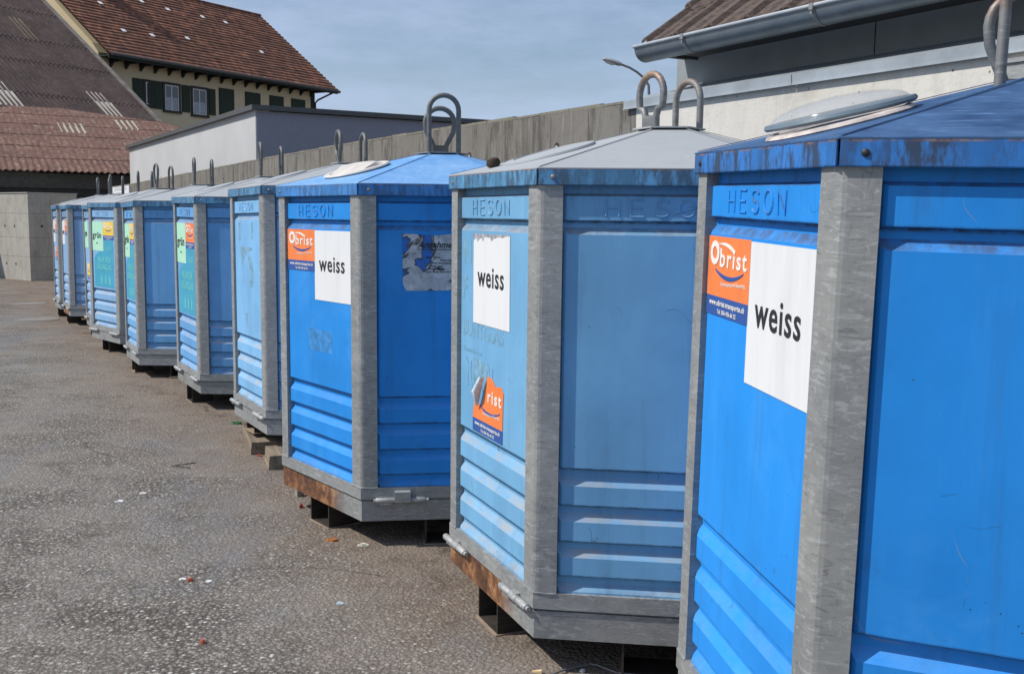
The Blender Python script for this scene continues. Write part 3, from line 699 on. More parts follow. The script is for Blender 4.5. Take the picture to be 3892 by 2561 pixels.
litter('paper_scrap', -1.372, 4.561, blob(.02, .013, 8, 3), pw, 'oval white paper scrap lying alone right of the reddish scrap', 'litter')
litter('paper_scrap', -2.211, 6.071, blob(.026, .016, 7, 4), pw, 'white scrap farther back on the asphalt, nearer the row than its neighbour', 'litter')
litter('paper_scrap', -2.286, 5.889, blob(.028, .018, 7, 5), pw, 'white scrap farther back on the asphalt, the nearer to the camera of two', 'litter')
litter('card_scrap', -1.197, 3.877, blob(.014, .014, 6, 6), pr, 'small red scrap low in the foreground asphalt', 'litter', .006)
litter('paper_scrap', -.732, 4.306, blob(.026, .012, 7, 7), plain('pale_blue_paper', (.45, .55, .62), .8), 'pale bluish scrap in front of the faded bank', 'litter')
litter('dry_leaf', -.916, 5.194, blob(.04, .018, 8, 8), po_, 'dry orange leaf in front of the bank with the rusty tray', 'leaf', .006)
litter('paper_scrap', -.744, 5.112, blob(.036, .016, 7, 9), plain('cream_paper', (.62, .58, .45), .8), 'cream paper scrap at the corner of the rusty tray shadow', 'litter', .006)
litter('stone', -1.27, 6.063, blob(.032, .026, 7, 10), plain('grey_stone', (.25, .24, .22), .9), 'grey stone beside the foot of the bank with the white ring', 'stone', .02)
litter('card_scrap', -1.207, 5.81, blob(.014, .018, 6, 11), plain('red_plastic', (.5, .03, .04), .5), 'bright red bit beside the rusty base tray', 'litter', .008)
litter('leaf', -2.224, 8.243, blob(.05, .022, 8, 12), pg, 'green leaf on dirt before the pale blue bank', 'leaf', .01)
litter('brick_chip', -1.766, 7.10, blob(.03, .012, 7, 13), bk, 'red brick chip at the end of the longer beam', 'rubble', .006)
litter('cigarette_end', .106, 3.639, [(-.02, -.004), (.02, -.004), (.02, .004), (-.02, .004)], plain('filter_paper', (.6, .45, .25), .8), 'cigarette end on the dirt by the nearest shadow', 'litter', .006, -.3)
litter('paper_scrap', .276, 3.656, blob(.014, .012, 7, 14), pw, 'small white scrap inside the shadow near the bent wire', 'litter')
litter('rubber_strip', -2.2, 6.8, [(-.08, -.02), (.07, -.085), (.075, -.078), (-.062, -.01), (.06, .075), (.05, .08)], plain('black_rubber', (.03, .03, .03), .8), 'black v-shaped rubber strip flat on the asphalt', 'litter', .002)
m = MB(); wp = [(.10, 3.56), (.2, 3.64), (.305, 3.712), (.33, 3.69), (.40, 3.64), (.5, 3.60), (.62, 3.6)]
m.tube([(x, y, gz(y) + .006 + .006 * (k % 2)) for k, (x, y) in enumerate(wp)], .0035, 6); tag(obj('bent_wire', m, M['galv_dark'], smooth=True), 'bent grey wire on the ground under the faded bank', 'wire')
for xx, yy, r_, lb in ((-9.3, 19.8, .32, 'farther round manhole cover in the asphalt'), (-7.75, 16.75, .34, 'nearer round manhole cover in the asphalt')):
    m = MB(); m.loft([[Vector((math.cos(q) * r, math.sin(q) * r, z)) for q in [2 * math.pi * j / 32 for j in range(32)]] for r, z in ((r_, 0), (r_, .006), (r_ * .93, .006), (r_ * .92, .002), (.01, .002))])
    tag(obj('manhole_cover', m, plain('dusty_cast_iron', (.2, .185, .17), .8, .1), None, (xx, yy, gz(yy) + .001)), lb, 'manhole cover')

# ------------------------------------------------------------------ concrete wall behind the row
nr = Vector((.868, .496, 0)).normalized(); dr = Vector((-.496, .868, 0)).normalized()
WT = Matrix((dr, nr, Vector((0, 0, 1)))).transposed().to_4x4()      # local x along the wall (away), y behind it
wallm = concrete('stained_board_marked_concrete', (.285, .268, .243), (.44, .42, .385), .95, 1.98)
tops = [(5.84, 2.455), (7.55, 2.466), (8.95, 2.476), (11.6, 2.475), (14.3, 2.46), (19.9, 2.40), (25.9, 2.345), (28.3, 2.345)]
m = MB(); th = .24
for (x0, z0), (x1, z1) in zip(tops[:-1], tops[1:]):
    x1_ = x1
    m.add([(x0, 0, -.2), (x1_, 0, -.2), (x1_, 0, z1), (x0, 0, z0), (x0, th, -.2), (x1_, th, -.2), (x1_, th, z1), (x0, th, z0)], [(0, 1, 2, 3), (5, 4, 7, 6), (3, 2, 6, 7)])
m.add([(28.3, 0, -.2), (28.3, th, -.2), (28.3, th, 2.345), (28.3, 0, 2.345)], [(0, 1, 2, 3)])
WO = Matrix.Translation(nr * 4.3) @ WT
e = empty('concrete_wall', M4=WO); tag(e, 'long stained grey concrete retaining wall behind the bottle banks', 'wall')
obj('wall_face', m, wallm, e)
m = MB()
for (x0, z0), (x1, z1) in zip(tops[:-1], tops[1:]):
    nseg = max(2, int((x1 - x0) / .35))
    for k in range(nseg):
        a0 = x0 + (x1 - x0) * k / nseg; a1 = x0 + (x1 - x0) * (k + 1) / nseg; zz = z0 + (z1 - z0) * k / nseg; j = random.uniform(-.004, .006)
        m.box(a0, a1 - .003, -.002 + j * .4, th + .01, zz + .001, zz + .02 + j)
mt = NT('mossy_coping'); mf = mt.noise(14, 6, .7); mt.bump(mf, .6, .02)
obj('coping', m, mt.out(mt.cramp(mf, [(.35, (.13, .115, .095)), (.5, (.22, .2, .165)), (.66, (.15, .16, .09)), (.75, (.4, .37, .32))]), .95), e)
for xx, zz in ((8.33, 2.2), (6.86, 2.2), (9.75, 2.15), (11.52, 2.22), (13.61, 2.2), (15.53, 2.18), (17.03, 2.22), (19.2, 2.2)):
    m = MB(); m.loft([[Vector((math.cos(q) * r, y, math.sin(q) * r)) for q in [2 * math.pi * j / 20 for j in range(20)]] for r, y in ((.04, -.002), (.021, -.003), (.02, .0))], True, False)
    m2 = [Vector((math.cos(q) * .022, -.0035, math.sin(q) * .022)) for q in [2 * math.pi * j / 20 for j in range(20)]]
    o = obj('tie_hole', m, plain('hole_edge', (.035, .03, .027), .9), e, (xx, 0, zz))
    mm = MB(); mm.add([v + Vector((.006, 0, -.005)) for v in m2], [tuple(range(20))]); obj('mortar_plug', mm, plain('mortar', (.42, .41, .37), .9), o)
for xx in (6.95, 10.6, 14.2, 18.1, 22):
    m = MB(); m.box(xx, xx + .012, -.0015, .002, -.1, 2.44); obj('form_joint', m, plain('joint_line', (.13, .12, .1), .95), e)

# ------------------------------------------------------------------ building on the right
e = empty('utility_building', M4=WO); tag(e, 'low building with pale concrete base, grey cladding and round zinc gutter', 'building')
bm_ = concrete('pale_concrete', (.54, .51, .455), (.64, .615, .565), .12, None, 1.)
m = MB(); m.box(-6, 5.838, -.003, 5, -.2, 2.42); obj('concrete_base', m, bm_, e)
zinc = NT('weathered_zinc'); f = zinc.noise(6, 5, .6); g2 = zinc.noise(30, 5, .7, sc=(.15, 1, 1))
zinc = zinc.out(zinc.mix(zinc.ramp(g2, .35, .7), zinc.mix(zinc.ramp(f, .4, .65), (.14, .165, .19), (.22, .25, .27)), (.2, .23, .25)), .42, .45)
m = MB()
for x0, x1 in ((-6, -1.0), (-.995, 2.2), (2.205, 4.35), (4.355, 5.95)):
    m.add([(x0, -.03, 2.415), (x1, -.03, 2.415), (x1, -.034, 2.466), (x0, -.034, 2.466), (x0, .46, 2.60), (x1, .46, 2.60), (x1, -.01, 2.415), (x0, -.01, 2.415)], [(0, 1, 2, 3), (3, 2, 5, 4), (0, 7, 6, 1)])
    m.box(x0, x1, -.036, -.028, 2.408, 2.418)
obj('wall_flashing', m, plain('bright_zinc', (.36, .4, .43), .5, .3, .18, 5), e)
cl = plain('dark_grey_cladding', (.24, .265, .28), .65, 0, .1, 5)
m = MB()
for x0, x1 in ((-6, .35), (.358, 4.20), (4.21, 5.98)): m.box(x0, x1, .45, .49, 2.55, 2.95)
obj('cladding', m, cl, e)
m = MB(); m.box(-6, 5.96, .5, 4.8, 2.42, 2.80); obj('wall_core', m, cl, e)
# half-round gutter
m = MB(); gx0, gx1, gc, gr = -6, 5.76, .0, .088; zt = 2.80
def halfr(r, n=14): return [(gc - r * math.cos(math.pi * k / n), zt - .005 - r * 1.0 * math.sin(math.pi * k / n)) for k in range(n + 1)]
outer = halfr(gr); inner = halfr(gr - .004)[::-1]; pr_ = outer + inner
m.loft([[Vector((x, a, b_)) for a, b_ in pr_] for x in (gx0, gx1)])
m.add([Vector((gx1, a, b_)) for a, b_ in outer] + [Vector((gx1 + .004, a, b_)) for a, b_ in outer], [tuple(range(15)), tuple(range(29, 14, -1))] + [(k, k + 1, k + 16, k + 15) for k in range(14)])
gut = obj('gutter', m, zinc, e, smooth=True)
m = MB(); m.tube([(gx0, gc - gr - .004, zt + .002), (gx1 + .005, gc - gr - .004, zt + .002)], .0115, 10); obj('rolled_lip', m, plain('polished_zinc', (.42, .45, .48), .4, .4), gut, smooth=True)
for xx in (5.25, 4.16, 3.07, 1.98):
    m = MB(); o2 = halfr(gr + .003); o1 = halfr(gr + .0005)[::-1]; m.loft([[Vector((x, a, b_)) for a, b_ in o2 + o1] for x in (xx - .014, xx + .014)])
    m.box(xx - .014, xx + .014, gc - gr - .016, gc + gr, zt + .008, zt + .014); m.box(xx - .014, xx + .014, gc - gr - .018, gc - gr - .012, zt - .02, zt + .012)
    m.tube([(xx, gc - gr - .002, zt - .034), (xx, gc - gr - .014, zt - .036)], .008, 8); obj('gutter_bracket', m, M['galv_dark'], gut, smooth=True)
# roof of large brown interlocking tiles
rm = NT('brown_concrete_tiles'); rf = rm.noise(5, 6, .7); r2 = rm.noise(40, 5, .7, sc=(1, .25, 1)); rm.bump(r2, .3, .01)
rm = rm.out(rm.mix(rm.ramp(r2, .45, .7, 0, .8), rm.mix(rm.ramp(rf, .35, .65), (.045, .03, .024), (.085, .06, .048)), (.16, .12, .1)), .8)
m = MB(); slope = .75; tw = .33
def rz_(q): return 2.786 + slope * q
for c_ in range(36):
    xr = 5.80 - c_ * tw
    for row in range(5):
        q0, q1 = .0 + row * .36, .0 + row * .36 + .40; lift = .0
        prof_ = [(0, .04), (.02, .055), (.05, .055), (.07, .018), (.12, .012), (.145, .03), (.165, .03), (.19, .012), (.25, .014), (.285, .034), (.31, .034), (.328, .0)]
        jt = random.uniform(-.004, .006)
        top = [[Vector((xr - px, q + jt, rz_(q) + pz + (.028 if kk == 0 else .0))) for px, pz in prof_] for kk, q in enumerate((q0, q1))]
        bot = [[v - Vector((0, 0, .018)) for v in r] for r in top]
        m.loft([a + b_[::-1] for a, b_ in zip(top, bot)])
obj('tiled_roof', m, rm, e)
m = MB(); m.add([(5.75, .05, 2.76), (5.75, 1.8, 4.07), (5.75, 1.8, 2.76)], [(0, 1, 2)]); m.add([(-6, .02, 2.76), (5.76, .02, 2.76), (5.76, 1.8, 4.07), (-6, 1.8, 4.07), (-6, .02, 2.785), (5.76, .02, 2.785), (5.76, 1.8, 4.10), (-6, 1.8, 4.10)], [(0, 1, 2, 3), (7, 6, 5, 4), (1, 5, 6, 2), (0, 4, 5, 1), (3, 2, 6, 7), (0, 3, 7, 4)])
m.box(-6, 5.9, .3, .5, 2.78, 2.82)
obj('roof_deck', m, plain('dark_soffit_board', (.07, .065, .06), .8), e)
m = MB(); m.box(2.86, 3.02, -.06, -.008, 2.08, 2.36); m.box(2.85, 3.03, -.07, -.003, 2.36, 2.38); tag(obj('junction_box', m, M['galv'], None), 'grey metal box on the pale concrete behind the nearest bank', 'box').matrix_world = WO

# ------------------------------------------------------------------ rendered garage
GO = Matrix.Translation(nr * 5.2) @ WT
al = 18.27
e = empty('rendered_garage', M4=GO); tag(e, 'white rendered flat-roofed garage with thin dark roof edge above the concrete wall', 'building')
rd = NT('white_render'); f = rd.noise(60, 4, .6); a_ = rd.noise(.7, 4, .6); rd.bump(f, .3, .006)
rdm = rd.out(rd.mix(rd.ramp(a_, .35, .65), (.42, .425, .43), (.48, .48, .485)), .9)
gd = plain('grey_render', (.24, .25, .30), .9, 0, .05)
m = MB(); m.box(al, 30.9, 0, .25, 0, 3.50); m.box(al + .01, 30.9, .25, 9, 0, 3.49); obj('wall', m, rdm, e)
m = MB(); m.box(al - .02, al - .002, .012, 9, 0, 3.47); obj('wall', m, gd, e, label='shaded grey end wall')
m = MB(); m.box(al - .1, 31, -.09, 9.1, 3.50, 3.585); obj('roof_edge', m, plain('dark_roof_edge', (.075, .078, .082), .6), e)
# sign at the far end of the wall
m = MB(); m.box(25.6, 27.95, -.03, -.004, 2.10, 2.335)
o = tag(obj('notice_board', m, plain('notice_white', (.72, .73, .76), .5)), 'small white notice with grey lettering at the far end of the concrete wall', 'sign'); o.matrix_world = WO
for k, (w_, y_) in enumerate(((.3, 2.30), (.34, 2.25), (.2, 2.18), (.26, 2.13))):
    mm = MB(); mm.box(26.8 - w_ * 2.6, 26.8 + w_ * 2.6, -.0315, -.0305, y_, y_ + .012 + .006 * (k == 1)); obj('printed_line', mm, plain('grey_print', (.3, .32, .38), .6), o)

# ------------------------------------------------------------------ concrete pillar on the left
C0 = Vector((-12.62, 27.02, 0)); fa = Vector((-.79, .61, 0)).normalized(); fb = Vector((.61, .79, 0)).normalized()
PT = Matrix.Translation(C0 + Vector((0, 0, gz(27)))) @ Matrix((fa, fb, Vector((0, 0, 1)))).transposed().to_4x4()
e = empty('concrete_pillar_wall', M4=PT); tag(e, 'block-like bare concrete wall end, sunlit on its left face, at the left edge', 'wall')
m = MB(); m.box(0, 4.5, 0, 1.35, -.3, 2.28)
pm_ = concrete('bare_concrete', (.36, .34, .30), (.46, .44, .4), .25, None, .6)
obj('concrete_block', m, pm_, e)
m = MB(); m.box(-.02, 4.52, -.02, 1.37, 2.28, 2.30); obj('cap_sheet', m, plain('pale_cap', (.4, .39, .36), .8), e)
for (xx, yy, zz) in [(.75, 0, 1.42), (1.25, 0, 1.42), (.75, 0, .42), (1.25, 0, .42), (2.3, 0, 1.42), (2.8, 0, 1.42), (2.3, 0, .42)]:
    mm = MB(); mm.tube([(xx, .002, zz), (xx, -.003, zz)], .035, 14); obj('tie_hole', mm, plain('tie_hole_dark', (.04, .04, .038), .9), e)
for (yy, zz) in [(1.05, 1.42), (.35, 1.42), (1.05, .45)]:
    mm = MB(); mm.tube([(-.003, yy, zz), (.002, yy, zz)], .035, 14); obj('tie_hole', mm, plain('tie_hole_dark', (.04, .04, .038), .9), e)
for zz in (.62, 1.12, 1.75):
    mm = MB(); mm.box(-.0015, 4.5, -.0015, 1.35, zz, zz + .008); obj('form_joint', mm, plain('joint_line2', (.17, .16, .145), .95), e)

# ------------------------------------------------------------------ corrugated lean-to shed
e2v = Vector((.868, .496, 0)).normalized(); w2v = Vector((-.496, .868, 0)).normalized()
ST = Matrix.Translation(w2v * 32) @ Matrix((e2v, w2v, Vector((0, 0, 1)))).transposed().to_4x4()   # x along the eave, y back
e = empty('open_shed', M4=ST); tag(e, 'open shed with reddish corrugated lean-to roof and black interior', 'shed')
def corrugated(u0, u1, profile, z_of, pitch=.177, amp=.026, rows=None, thick=.02, cut=None, jit=0., fade=1.):
    m = MB(); n = int((u1 - u0) / pitch * 6)
    for (v0, v1, lift) in rows:
        A_ = []; B_ = []
        for i in range(n + 1):
            uu = u0 + (u1 - u0) * i / n; ph = math.cos(2 * math.pi * uu / pitch) * amp * (1 if v0 < .1 else fade); w0 = v0 + random.uniform(-jit, jit) * (i % 6 == 0)
            va, vb = v0, v1
            if cut: va, vb = cut(uu, v0, v1)
            A_.append(Vector((uu, va, z_of(va) + ph + lift))); B_.append(Vector((uu, max(va + .01, vb), z_of(max(va + .01, vb)) + ph * fade)))
        k = len(A_); m.add(A_ + B_, [(i, i + 1, k + i + 1, k + i) for i in range(k - 1)])
        m.add([p for p in A_] + [p - Vector((0, 0, thick)) for p in A_], [(i, i + 1, k + i + 1, k + i) for i in range(k - 1)])
    return m
def fib(name, a, b_, lich, amt=.5, lo=None):
    t = NT(name); n1 = t.noise(1.1, 6, .65); n2 = t.noise(9, 6, .75, sc=(1, .1, 1), dist=.4); n3 = t.noise(2.4, 6, .7, sc=(1, .5, 1))
    c = t.mix(t.ramp(n1, .35, .65), a, b_); c = t.mix(t.ramp(n2, .5, .72, 0, amt), c, lich); c = t.mix(t.ramp(n3, .6, .72, 0, amt), c, tuple(x * .55 for x in a))
    t.bump(n2, .3, .02); return t.out(c, .9, 0, .2)
zs = lambda v: 2.86 + math.tan(R_(18)) * v
red = fib('reddish_fibre_cement', (.125, .068, .052), (.17, .092, .07), (.34, .27, .23), .75)
def lowcut(u, a, b_):
    lim = 7.5 if u < 4.4 else (7.5 - (u - 4.4) * .38 if u < 7.5 else 6.4 - (u - 7.5) * 1.3)
    return min(a, lim), min(b_, lim)
rows = [(-.05, 1.32, .016), (1.2, 2.62, .016), (2.5, 3.92, .016), (3.8, 5.22, .016), (5.1, 6.52, .016), (6.4, 7.6, .016)]
obj('corrugated_roof', corrugated(-1.5, 9.6, None, zs, .177, .022, rows, .025, lowcut, 0., .35), red, e, smooth=True)
tl = fib('translucent_sheet', (.3, .28, .22), (.38, .35, .28), (.45, .42, .36), .4)
m = corrugated(4.05, 4.9, None, lambda v: zs(v) + .006, .177, .026, [(4.2, 5.4, 0)], .01); obj('skylight_sheet', m, tl, e, smooth=True)
m = corrugated(5.95, 6.6, None, lambda v: zs(v) + .006, .177, .026, [(5.0, 6.2, 0)], .01); obj('skylight_sheet', m, tl, e, smooth=True)
dk = plain('dark_timber', (.075, .07, .06), .9, 0, .25)
m = MB(); m.box(-2, 9.5, .25, .37, 2.38, 2.80); obj('fascia_beam', m, dk, e)
m = MB(); m.box(-2, 9.5, .30, .34, 2.08, 2.38); obj('lower_beam', m, plain('dark_plank', (.04, .035, .03), .9, 0, .3), e)
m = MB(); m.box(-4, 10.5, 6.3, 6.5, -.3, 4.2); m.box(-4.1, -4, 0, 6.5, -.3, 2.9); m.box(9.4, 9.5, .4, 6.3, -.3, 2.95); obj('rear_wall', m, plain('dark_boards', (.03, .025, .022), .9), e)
for xx in (.4, 3.3, 4.6, 6.2, 9.3):
    m = MB(); m.box(xx, xx + .16, .42, .58, -.3, 2.40); obj('post', m, dk, e)

# ------------------------------------------------------------------ big barn roof
bu = Vector((.533, .846, 0)).normalized(); bv = Vector((-.846, .533, 0)).normalized()
BT = Matrix.Translation((-17.3, 35.3, 0)) @ Matrix((bu, bv, Vector((0, 0, 1)))).transposed().to_4x4()
e = empty('barn', M4=BT); tag(e, 'barn with steep dark brown corrugated roof and pale translucent strips', 'barn')
ta = math.tan(R_(36.5)); zb_ = lambda v: 5.235 + ta * v
dkr = fib('dark_fibre_cement', (.052, .037, .036), (.085, .06, .057), (.16, .135, .12), .5)
rows = [(-1.8, -.45, .02), (-.55, .95, .02), (.85, 2.85, .02), (2.75, 4.25, .02), (4.15, 6.2, .02), (6.1, 8.2, .02), (8.1, 10.2, .02)]
obj('corrugated_roof', corrugated(-7, 6.6, None, zb_, .2, .042, rows, .03), dkr, e, smooth=True)
st_ = fib('bleached_translucent_sheet', (.42, .38, .32), (.5, .46, .4), (.25, .22, .19), .5)
for (u0, u1, v0, v1) in ((0.0, 1.0, .1, 1.36), (4.2, 5.0, .1, 1.4)):
    obj('skylight_sheet', corrugated(u0, u1, None, lambda v: zb_(v) + .012, .2, .03, [(v0, v1, 0)], .01), st_, e, smooth=True)
obj('skylight_sheet', corrugated(3.9, 4.5, None, lambda v: zb_(v) + .012, .2, .03, [(4.2, 5.5, 0)], .01), fib('mossy_translucent_sheet', (.14, .115, .08), (.18, .15, .1), (.3, .26, .2), .5), e, smooth=True)
m = MB(); m.add([(6.5, -1.7, zb_(-1.7) - .06), (6.66, -1.7, zb_(-1.7) - .06), (6.66, 10.2, zb_(10.2) - .06), (6.5, 10.2, zb_(10.2) - .06), (6.5, -1.7, zb_(-1.7) + .06), (6.66, -1.7, zb_(-1.7) + .06), (6.66, 10.2, zb_(10.2) + .06), (6.5, 10.2, zb_(10.2) + .06)], [(0, 1, 2, 3), (4, 5, 6, 7), (0, 1, 5, 4), (1, 2, 6, 5), (2, 3, 7, 6), (0, 3, 7, 4)])
obj('verge_strip', m, plain('grey_verge', (.2, .18, .16), .9, 0, .35, 3), e)
m = MB(); m.add([(6.45, -1.3, -.3), (6.45, 12, -.3), (6.45, 12, zb_(10.2) - .2), (6.45, 10.2, zb_(10.2) - .1), (6.45, -1.3, zb_(-1.3) - .1), (-7, -1.3, -.3), (-7, -1.3, zb_(-1.3) - .1)], [(0, 1, 2, 3, 4), (0, 4, 6, 5)])
obj('wall', m, plain('barn_render', (.3, .26, .2), .9), e)

# ------------------------------------------------------------------ farmhouse
HT = Matrix.Translation((-17.202, 45.0, 0)) @ Matrix((Vector((.53305, .84608, 0)), Vector((-.84608, .53305, 0)), Vector((0, 0, 1)))).transposed().to_4x4()  # x along facade, y back
e = empty('farmhouse', M4=HT); tag(e, 'cream farmhouse with red-brown tiled roof, green shutters and deep eaves', 'house')
cream = plain('cream_render', (.6, .5, .33), .9, 0, .05, 3)
YF = .9; zE = 8.46; w_ = 5.81; hR = 4.457
m = MB(); X1 = 13.35
prof_ = [(YF, -.5), (YF, 8.6), (YF + .4, zE + .77 * 1.2 - .35), (w_, zE + hR - .3), (2 * w_ - YF - .4, zE + .77 * 1.2 - .35), (2 * w_ - YF, 8.6), (2 * w_ - YF, -.5)]
m.loft([[Vector((x, y, z)) for y, z in prof_] for x in (.02, X1)])
obj('wall', m, cream, e)
# tiled roof, courses as real steps
tm = NT('old_clay_tiles'); tv = tm.vor(1, vec=tm.O, out='Color', sc=(5.6, 4.2, .01), rnd=.25); n1 = tm.noise(.6, 5, .6); n2 = tm.noise(5, 5, .7)
c = tm.cramp(tm.xyz(tv, 0), [(0, (.12, .058, .042)), (.4, (.18, .083, .053)), (.8, (.24, .105, .065)), (1, (.34, .15, .085))])
c = tm.mix(tm.ramp(n1, .45, .68, 0, .5), c, (.11, .06, .043)); c = tm.mix(tm.ramp(n2, .62, .75, 0, .5), c, (.25, .16, .12)); tm.bump(n2, .4, .03)
tm = tm.out(c, .85, 0, .25)
m = MB(); nC = 26; xl, xr = -.12, 15.0; sl = hR / w_
def roofx(k): return 14.3
for k in range(nC):
    y0 = -.02 + w_ * k / nC; y1 = w_ * (k + 1) / nC + .05; z0 = zE + sl * y0; z1 = zE + sl * y1
    nx = 24; jz = [random.uniform(-.008, .008) for _ in range(nx + 1)]
    A_ = [Vector((xl + (14.3 - xl) * i / nx, y0, z0 + .085 + jz[i] * 1.5)) for i in range(nx + 1)]; B_ = [Vector((xl + (14.3 - xl) * i / nx, y1, z1)) for i in range(nx + 1)]; D_ = [Vector((v.x, v.y, v.z - .09)) for v in A_]
    n_2 = nx + 1; m.add(A_ + B_ + D_, [(i, i + 1, n_2 + i + 1, n_2 + i) for i in range(nx)] + [(i, 2 * n_2 + i, 2 * n_2 + i + 1, i + 1) for i in range(nx)])
rf_ = obj('tiled_roof', m, tm, e)
m = MB(); m.add([(xl, w_, zE + hR), (14.3, w_, zE + hR), (14.3, 2 * w_, zE), (xl, 2 * w_, zE)], [(0, 1, 2, 3)]); m.tube([(xl, w_, zE + hR + .03), (14.3, w_, zE + hR + .03)], .1, 8); obj('ridge_and_back_slope', m, tm, e)
dg_ = plain('dark_green_timber', (.02, .027, .02), .8, 0, .2)
m = MB(); m.add([(xl, 0, zE - .03), (14.3, 0, zE - .03), (14.3, w_, zE + hR - .03), (xl, w_, zE + hR - .03)], [(0, 1, 2, 3)]); m.box(xl, 14.28, .0, .04, zE - .18, zE + .02)
m.box(0, 14.2, .04, YF + .1, zE - .06, zE - .02)
m.add([(14.29, 0, zE - .15), (14.29, w_, zE + hR - .15), (14.29, 2 * w_, zE - .15), (14.29, 2 * w_, zE), (14.29, w_, zE + hR), (14.29, 0, zE)], [(0, 1, 4, 5), (1, 2, 3, 4)])
obj('eaves_board', m, dg_, e)
m = MB(); m.tube([(-.05, -.07, zE - .02), (14.35, -.07, zE - .06)], .075, 10); g_o = obj('gutter', m, plain('dark_gutter', (.05, .052, .05), .6), e, smooth=True)
m = MB(); m.tube([(13.9, -.05, zE - .12), (13.4, YF - .25, zE - .55), (13.38, YF - .08, zE - .7), (13.38, YF - .08, 3)], .05, 8); obj('downpipe', m, plain('dark_pipe', (.035, .037, .035), .6), e, smooth=True)
k = 0
while k < 17:
    x = .55 + k * .78
    m = MB(); m.box(x, x + .12, .05, YF, zE - .22, zE - .07); m.add([(x + .01, YF - .02, zE - .42), (x + .11, YF - .02, zE - .42), (x + .11, YF - .02, zE - .22), (x + .01, YF - .02, zE - .22), (x + .01, YF - .25, zE - .22), (x + .11, YF - .25, zE - .22)], [(0, 1, 2, 3), (0, 1, 5, 4), (0, 3, 4), (1, 2, 5), (3, 2, 5, 4)])
    obj('rafter_end', m, dg_, e); k += 1
m = MB(); m.box(13.12, 13.37, YF - .06, YF + .02, 0, zE - .2); obj('corner_boards', m, dg_, e)
fr = plain('dark_window_frame', (.03, .026, .02), .7); gr_ = NT('window_glass'); gr_.b.inputs['Specular IOR Level'].default_value = .8; glass = gr_.out((.05, .055, .06), .08); wht = plain('white_window_bar', (.62, .62, .6), .6); sh = plain('dark_green_shutter', (.018, .032, .018), .75, 0, .2)
cur = plain('net_curtain', (.34, .36, .4), .9, 0, .2, 8)
def shutter(x0, x1, z0, z1, y=YF - .05, lb=None):
    m = MB(); m.box(x0, x1, y, y + .04, z0, z1); n = 14
    for j in range(n): zz = z0 + .06 + (z1 - z0 - .12) * j / n; m.box(x0 + .05, x1 - .05, y - .014, y - .001, zz, zz + (z1 - z0) / n * .55)
    obj('shutter', m, sh, e, label=lb)
for (x0, x1, z0, z1, cl_) in ((2.35, 2.62, 6.6, 7.72, 0), (3.40, 4.33, 6.45, 7.73, 1), (5.02, 5.98, 6.40, 7.73, 1)):
    m = MB(); yy = YF - .045
    m.box(x0 - .04, x0 + .07, yy, YF + .01, z0, z1); m.box(x1 - .07, x1 + .04, yy, YF + .01, z0, z1); m.box(x0 - .04, x1 + .04, yy - .01, YF + .01, z1 - .1, z1 + .01); m.box(x0 - .06, x1 + .06, yy - .05, YF + .01, z0 - .08, z0 + .03)
    wo = obj('window', m, fr, e)
    m = MB(); m.box(x0 + .07, x1 - .07, YF - .012, YF - .006, z0 + .03, z1 - .1); obj('pane', m, glass, wo)
    m = MB()
    for xx in ([x0 + .07, (x0 + x1) / 2 - .035, x1 - .12] if cl_ else [x0 + .07]): m.box(xx, xx + .05, YF - .03, YF - .013, z0 + .03, z1 - .1)
    m.box(x0 + .07, x1 - .07, YF - .029, YF - .0135, z0 + .03, z0 + .08); m.box(x0 + .07, x1 - .07, YF - .029, YF - .0135, z1 - .15, z1 - .1); obj('casement', m, wht, wo)
    if cl_:
        m = MB(); m.box(x0 + .13, x1 - .13, YF - .0155, YF - .0125, z0 + .1, z0 + .62); obj('curtain', m, cur, wo)
for a_1, b_1 in ((1.72, 2.28), (2.84, 3.32), (4.44, 4.92), (6.06, 6.46)): shutter(a_1, b_1, 6.48, 7.72)
shutter(2.66, 2.83, 6.48, 7.72)
for a_1, b_1, z_1 in ((6.70, 7.66, 6.5), (8.40, 9.42, 6.6), (10.06, 11.06, 6.75), (11.63, 12.66, 6.9)): shutter(a_1, b_1, z_1 - .5, 7.84, YF - .04, 'closed dark green shutter')
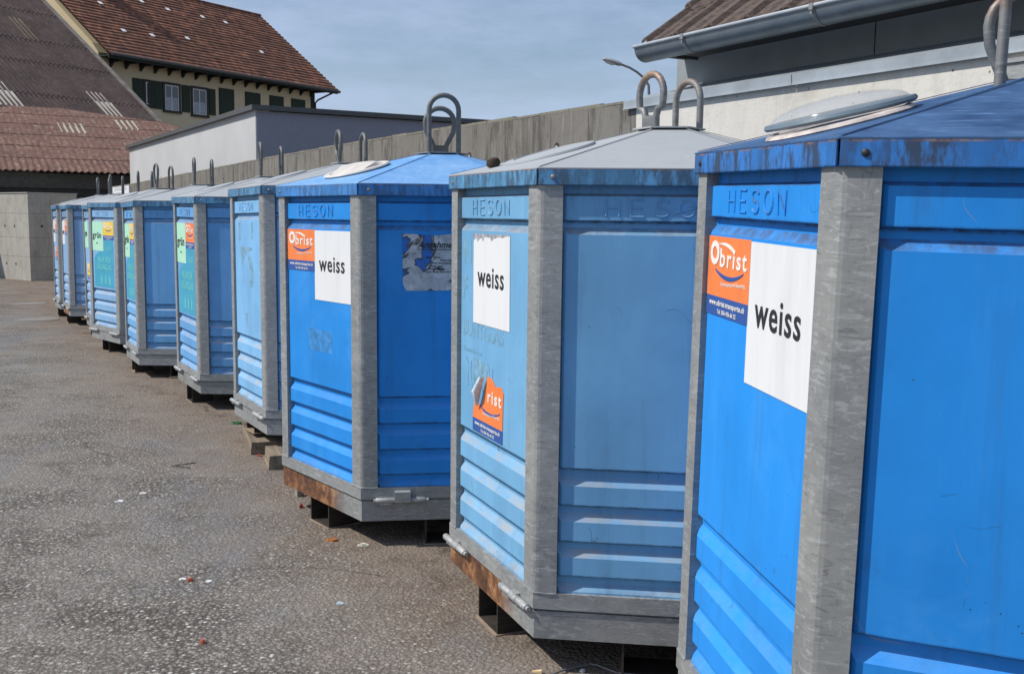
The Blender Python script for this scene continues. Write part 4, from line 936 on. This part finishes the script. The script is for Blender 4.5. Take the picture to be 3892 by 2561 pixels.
# glass tiles catching the light, chimney whose shadow crosses the roof
def roofpt(px_s, py_w): return Vector((px_s, py_w, zE + sl * py_w))
for (s_, w0) in ((2.2, 3.6), (5.2, 4.5), (6.6, 4.3), (8.8, 4.3), (10.3, 4.25), (2.0, 1.75), (3.6, 1.8), (5.9, 2.1), (10.8, 2.15)):
    m = MB(); T_ = Matrix.Translation(roofpt(s_, w0) + Vector((0, 0, .075))) @ Matrix.Rotation(math.atan(sl), 4, 'X'); m.box(-.1, .1, -.11, .11, 0, .02, T_)
    gt = plain('pale_glass_tile', (.85, .85, .82), .3); obj('glass_tile', m, gt, rf_)
m = MB(); m.box(1.9, 2.6, 4.9, 5.6, zE + 3.2, zE + 5.9); m.box(1.82, 2.68, 4.82, 5.68, zE + 5.9, zE + 6.02); obj('chimney', m, plain('chimney_render', (.2, .18, .16), .9), rf_)

# ------------------------------------------------------------------ street lamp
e = empty('street_lamp', (3.32, 26, 0)); tag(e, 'slender curved street lamp rising behind the concrete wall', 'street lamp')
d_ = Vector((-1.0, -.02, 0)); m = MB()
pts = [(0, 0, 0), (0, 0, 3), (0, 0, 4.6), (-.02, 0, 4.96), (-.12, 0, 5.13), (-.32, 0, 5.29), (-.5, 0, 5.39), (-.72, 0, 5.47)]
m.tube(pts, [.06, .05, .035, .033, .03, .028, .027, .026], 10); obj('pole', m, plain('lamp_pole_grey', (.16, .17, .18), .5, .3), e, smooth=True)
m = MB(); rr = []
for x_, w0, h0, z0 in ((-.68, .04, .035, 5.465), (-.78, .085, .06, 5.49), (-.95, .1, .065, 5.54), (-1.1, .085, .05, 5.575), (-1.17, .04, .02, 5.585)):
    rr.append([Vector((x_, w0 * math.cos(q), z0 + h0 * math.sin(q))) for q in [j * math.pi / 5 for j in range(10)]])
m.loft(rr); hd = obj('lamp_head', m, plain('lamp_housing', (.3, .31, .32), .5), e, smooth=True)
m = MB(); rr = []
for x_, w0, h0, z0 in ((-.86, .05, .02, 5.47), (-.95, .08, .04, 5.485), (-1.08, .07, .035, 5.53), (-1.14, .03, .015, 5.56)):
    rr.append([Vector((x_, w0 * math.cos(q), z0 + h0 * math.sin(q))) for q in [j * math.pi / 5 for j in range(10)]])
m.loft(rr); obj('lamp_glass', m, plain('lamp_diffuser', (.6, .6, .55), .3), hd, smooth=True)
